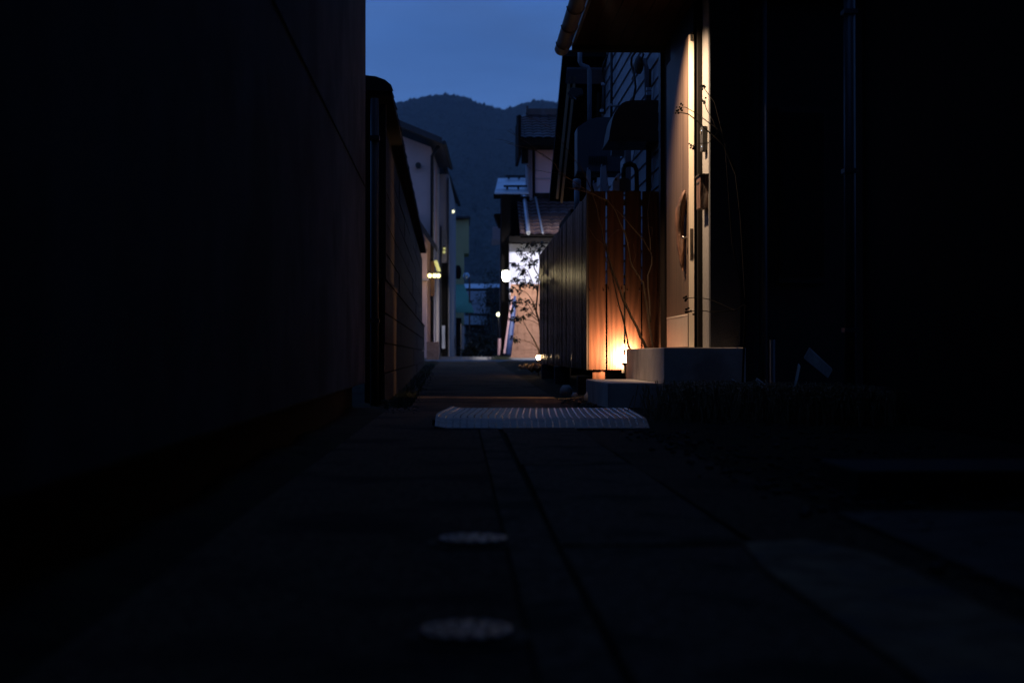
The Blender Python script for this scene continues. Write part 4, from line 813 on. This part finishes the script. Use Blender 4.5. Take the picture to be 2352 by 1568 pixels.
b.build('gravel', 'pebble', kind='stuff', label='loose gravel and small stones along the verges', cat='gravel')

# paving, kerb and block at the lower right
b = MB(); b.prism([(.50, -2, 0), (.50, 2.35, 0), (.53, 2.66, 0), (.66, 2.70, 0), (.735, 2.5, 0), (.75, -2, 0)], (0, 0, .02)); b.build('paving', 'paving', kind='structure', bevel=.004)
b = MB(); b.box(.845, 1.25, -2, 3.18, -.05, .02); b.build('kerb', 'dark_kerb', kind='structure', bevel=.006)
b = MB(); b.box(1.0, 1.75, 3.55, 3.95, -.02, .08); b.build('concrete_block', 'dark_plaster', None, 'low dark concrete block beyond the kerb at the lower right', 'block', bevel=.008)

# ------------------------------------------------------------------ chequer plate ramp
rp = thing('ramp_plate', 'aluminium chequer plate ramp laid across the alley before the step', 'ramp', (.4, 8, 0))
rxl, rxr = ax(999, 7.15), ax(1491, 7.15); rY0, rY1, rY2 = 7.13, 7.36, 8.85; H = .045
bxl, bxr = ax(1040, rY2), ax(1441, rY2)
def rpp(u, v):                                       # u across, v along: 0..0.13 apron, then the deck
    Y = rY0 + (rY2 - rY0) * v; xa, xb = rxl + (bxl - rxl) * max(0, (v - .3) / .7) * .9, rxr + (bxr - rxr) * v
    fl = (rY1 - rY0) / (rY2 - rY0); z = .006 + (H - .006) * min(1, v / fl) + .004 * noise.noise(Vector((u * 3, v * 3, 0))) - .004 * max(0, v - .5)
    if u < .06: z += .012 * (1 - u / .06)
    return Vector((xa + (xb - xa) * u, Y, z))
b = MB(); NU, NV = 40, 30; vg = [0, .133] + [.133 + (1 - .133) * k / 14 for k in range(1, 15)]
for v in vg: b.v += [tuple(rpp(u / NU, v)) for u in range(NU + 1)]
nv = len(vg); w = NU + 1
b.f = [(j * w + i, j * w + i + 1, (j + 1) * w + i + 1, (j + 1) * w + i) for j in range(nv - 1) for i in range(NU)]
o = len(b.v); b.v += [(v[0], v[1], v[2] - .006) for v in b.v[:]]
b.f += [(o + j * w + i, o + (j + 1) * w + i, o + (j + 1) * w + i + 1, o + j * w + i + 1) for j in range(nv - 1) for i in range(NU)]
for i in range(NU): b.f.append((i, o + i, o + i + 1, i + 1)); q = (nv - 1) * w + i; b.f.append((q, q + 1, o + q + 1, o + q))
for j in range(nv - 1): a_ = j * w; b.f.append((a_, a_ + w, o + a_ + w, o + a_)); a_ = j * w + NU; b.f.append((a_, o + a_, o + a_ + w, a_ + w))
b.build('plate', 'aluminium', rp)
b = MB(); cols_, rws = 30, 44
for i in range(cols_):
    for j in range(rws):
        u, v = (i + .5) / cols_, (j + .5) / rws
        c = rpp(u, v); sgn = 1 if (i + j) % 2 else -1
        if abs(v - .133) < .012: continue
        d = (rpp(u + .01, v) - rpp(u - .01, v)).normalized(); e = (rpp(u, min(1, v + .01)) - rpp(u, max(0, v - .01))).normalized()
        nn = d.cross(e).normalized(); L_ = (d * .55 * sgn + e).normalized(); S_ = nn.cross(L_)
        hl, hw, hh = .0120, .0036, .0015
        pts = [c + L_ * hl, c + S_ * hw, c - L_ * hl, c - S_ * hw, c + L_ * hl * .4 + nn * hh, c - L_ * hl * .4 + nn * hh]
        b.add(pts, [(0, 1, 4), (1, 2, 5), (1, 5, 4), (2, 3, 5), (3, 0, 4), (3, 4, 5)])
b.build('raised_tread', 'tread_metal', rp, kind='stuff')
MB().box(rxl - .02, rxr - .05, 7.5, 7.6, -.01, .03).build('batten', 'black_wood', rp)

# ------------------------------------------------------------------ two small iron covers
def iron_cover(cx, cy, r_, lab):
    t = thing('inspection_cover', lab, 'manhole cover', (cx, cy, 0), 'small round iron covers')
    MB().lathe((cx, cy, .004), [(r_ * 1.35, 0), (r_ * 1.35, .003), (r_ * 1.02, .005)], 40).build('collar', 'slab', t)
    MB().lathe((cx, cy, .006), [(r_, 0), (r_, .007), (r_ * .93, .008)], 40).build('cover', 'cover_base', t)
    b = MB()
    for q in (.88, .62, .36, .12):
        n_ = max(5, int(16 * q))
        for k in range(n_):
            a0_, a1_ = 2 * math.pi * k / n_, 2 * math.pi * (k + .62) / n_; ri, ro_ = r_ * (q - .065), r_ * (q + .065) 
            ps = [(cx + rr * math.cos(a), cy + rr * math.sin(a), .0125) for rr, a in ((ri, a0_), (ro_, a0_), (ro_, a1_), (ri, a1_))]; b.prism(ps, (0, 0, .004))
    b.build('raised_pattern', 'cast_iron', t, kind='stuff')
iron_cover(ax(1087, 2.776), 2.776, .069, 'further small round iron cover set in the alley surface')
iron_cover(ax(1073, 1.85), 1.85, .0615, 'nearest small round iron cover at the bottom of the picture')

# ------------------------------------------------------------------ the evening air
hz = MB().box(-3400, 3400, -3300, 3400, -1.2, 640).build('haze', 'black_paint', kind='stuff')
m = bpy.data.materials.new('haze'); m.use_nodes = True; N = m.node_tree.nodes
for n_ in list(N): N.remove(n_)
o_ = N.new('ShaderNodeOutputMaterial'); v_ = N.new('ShaderNodeVolumePrincipled'); v_.inputs['Density'].default_value = 0.00009; v_.inputs['Color'].default_value = (.8, .88, 1, 1); v_.inputs['Anisotropy'].default_value = 0.0
m.node_tree.links.new(v_.outputs[0], o_.inputs['Volume']); hz.data.materials.clear(); hz.data.materials.append(m)
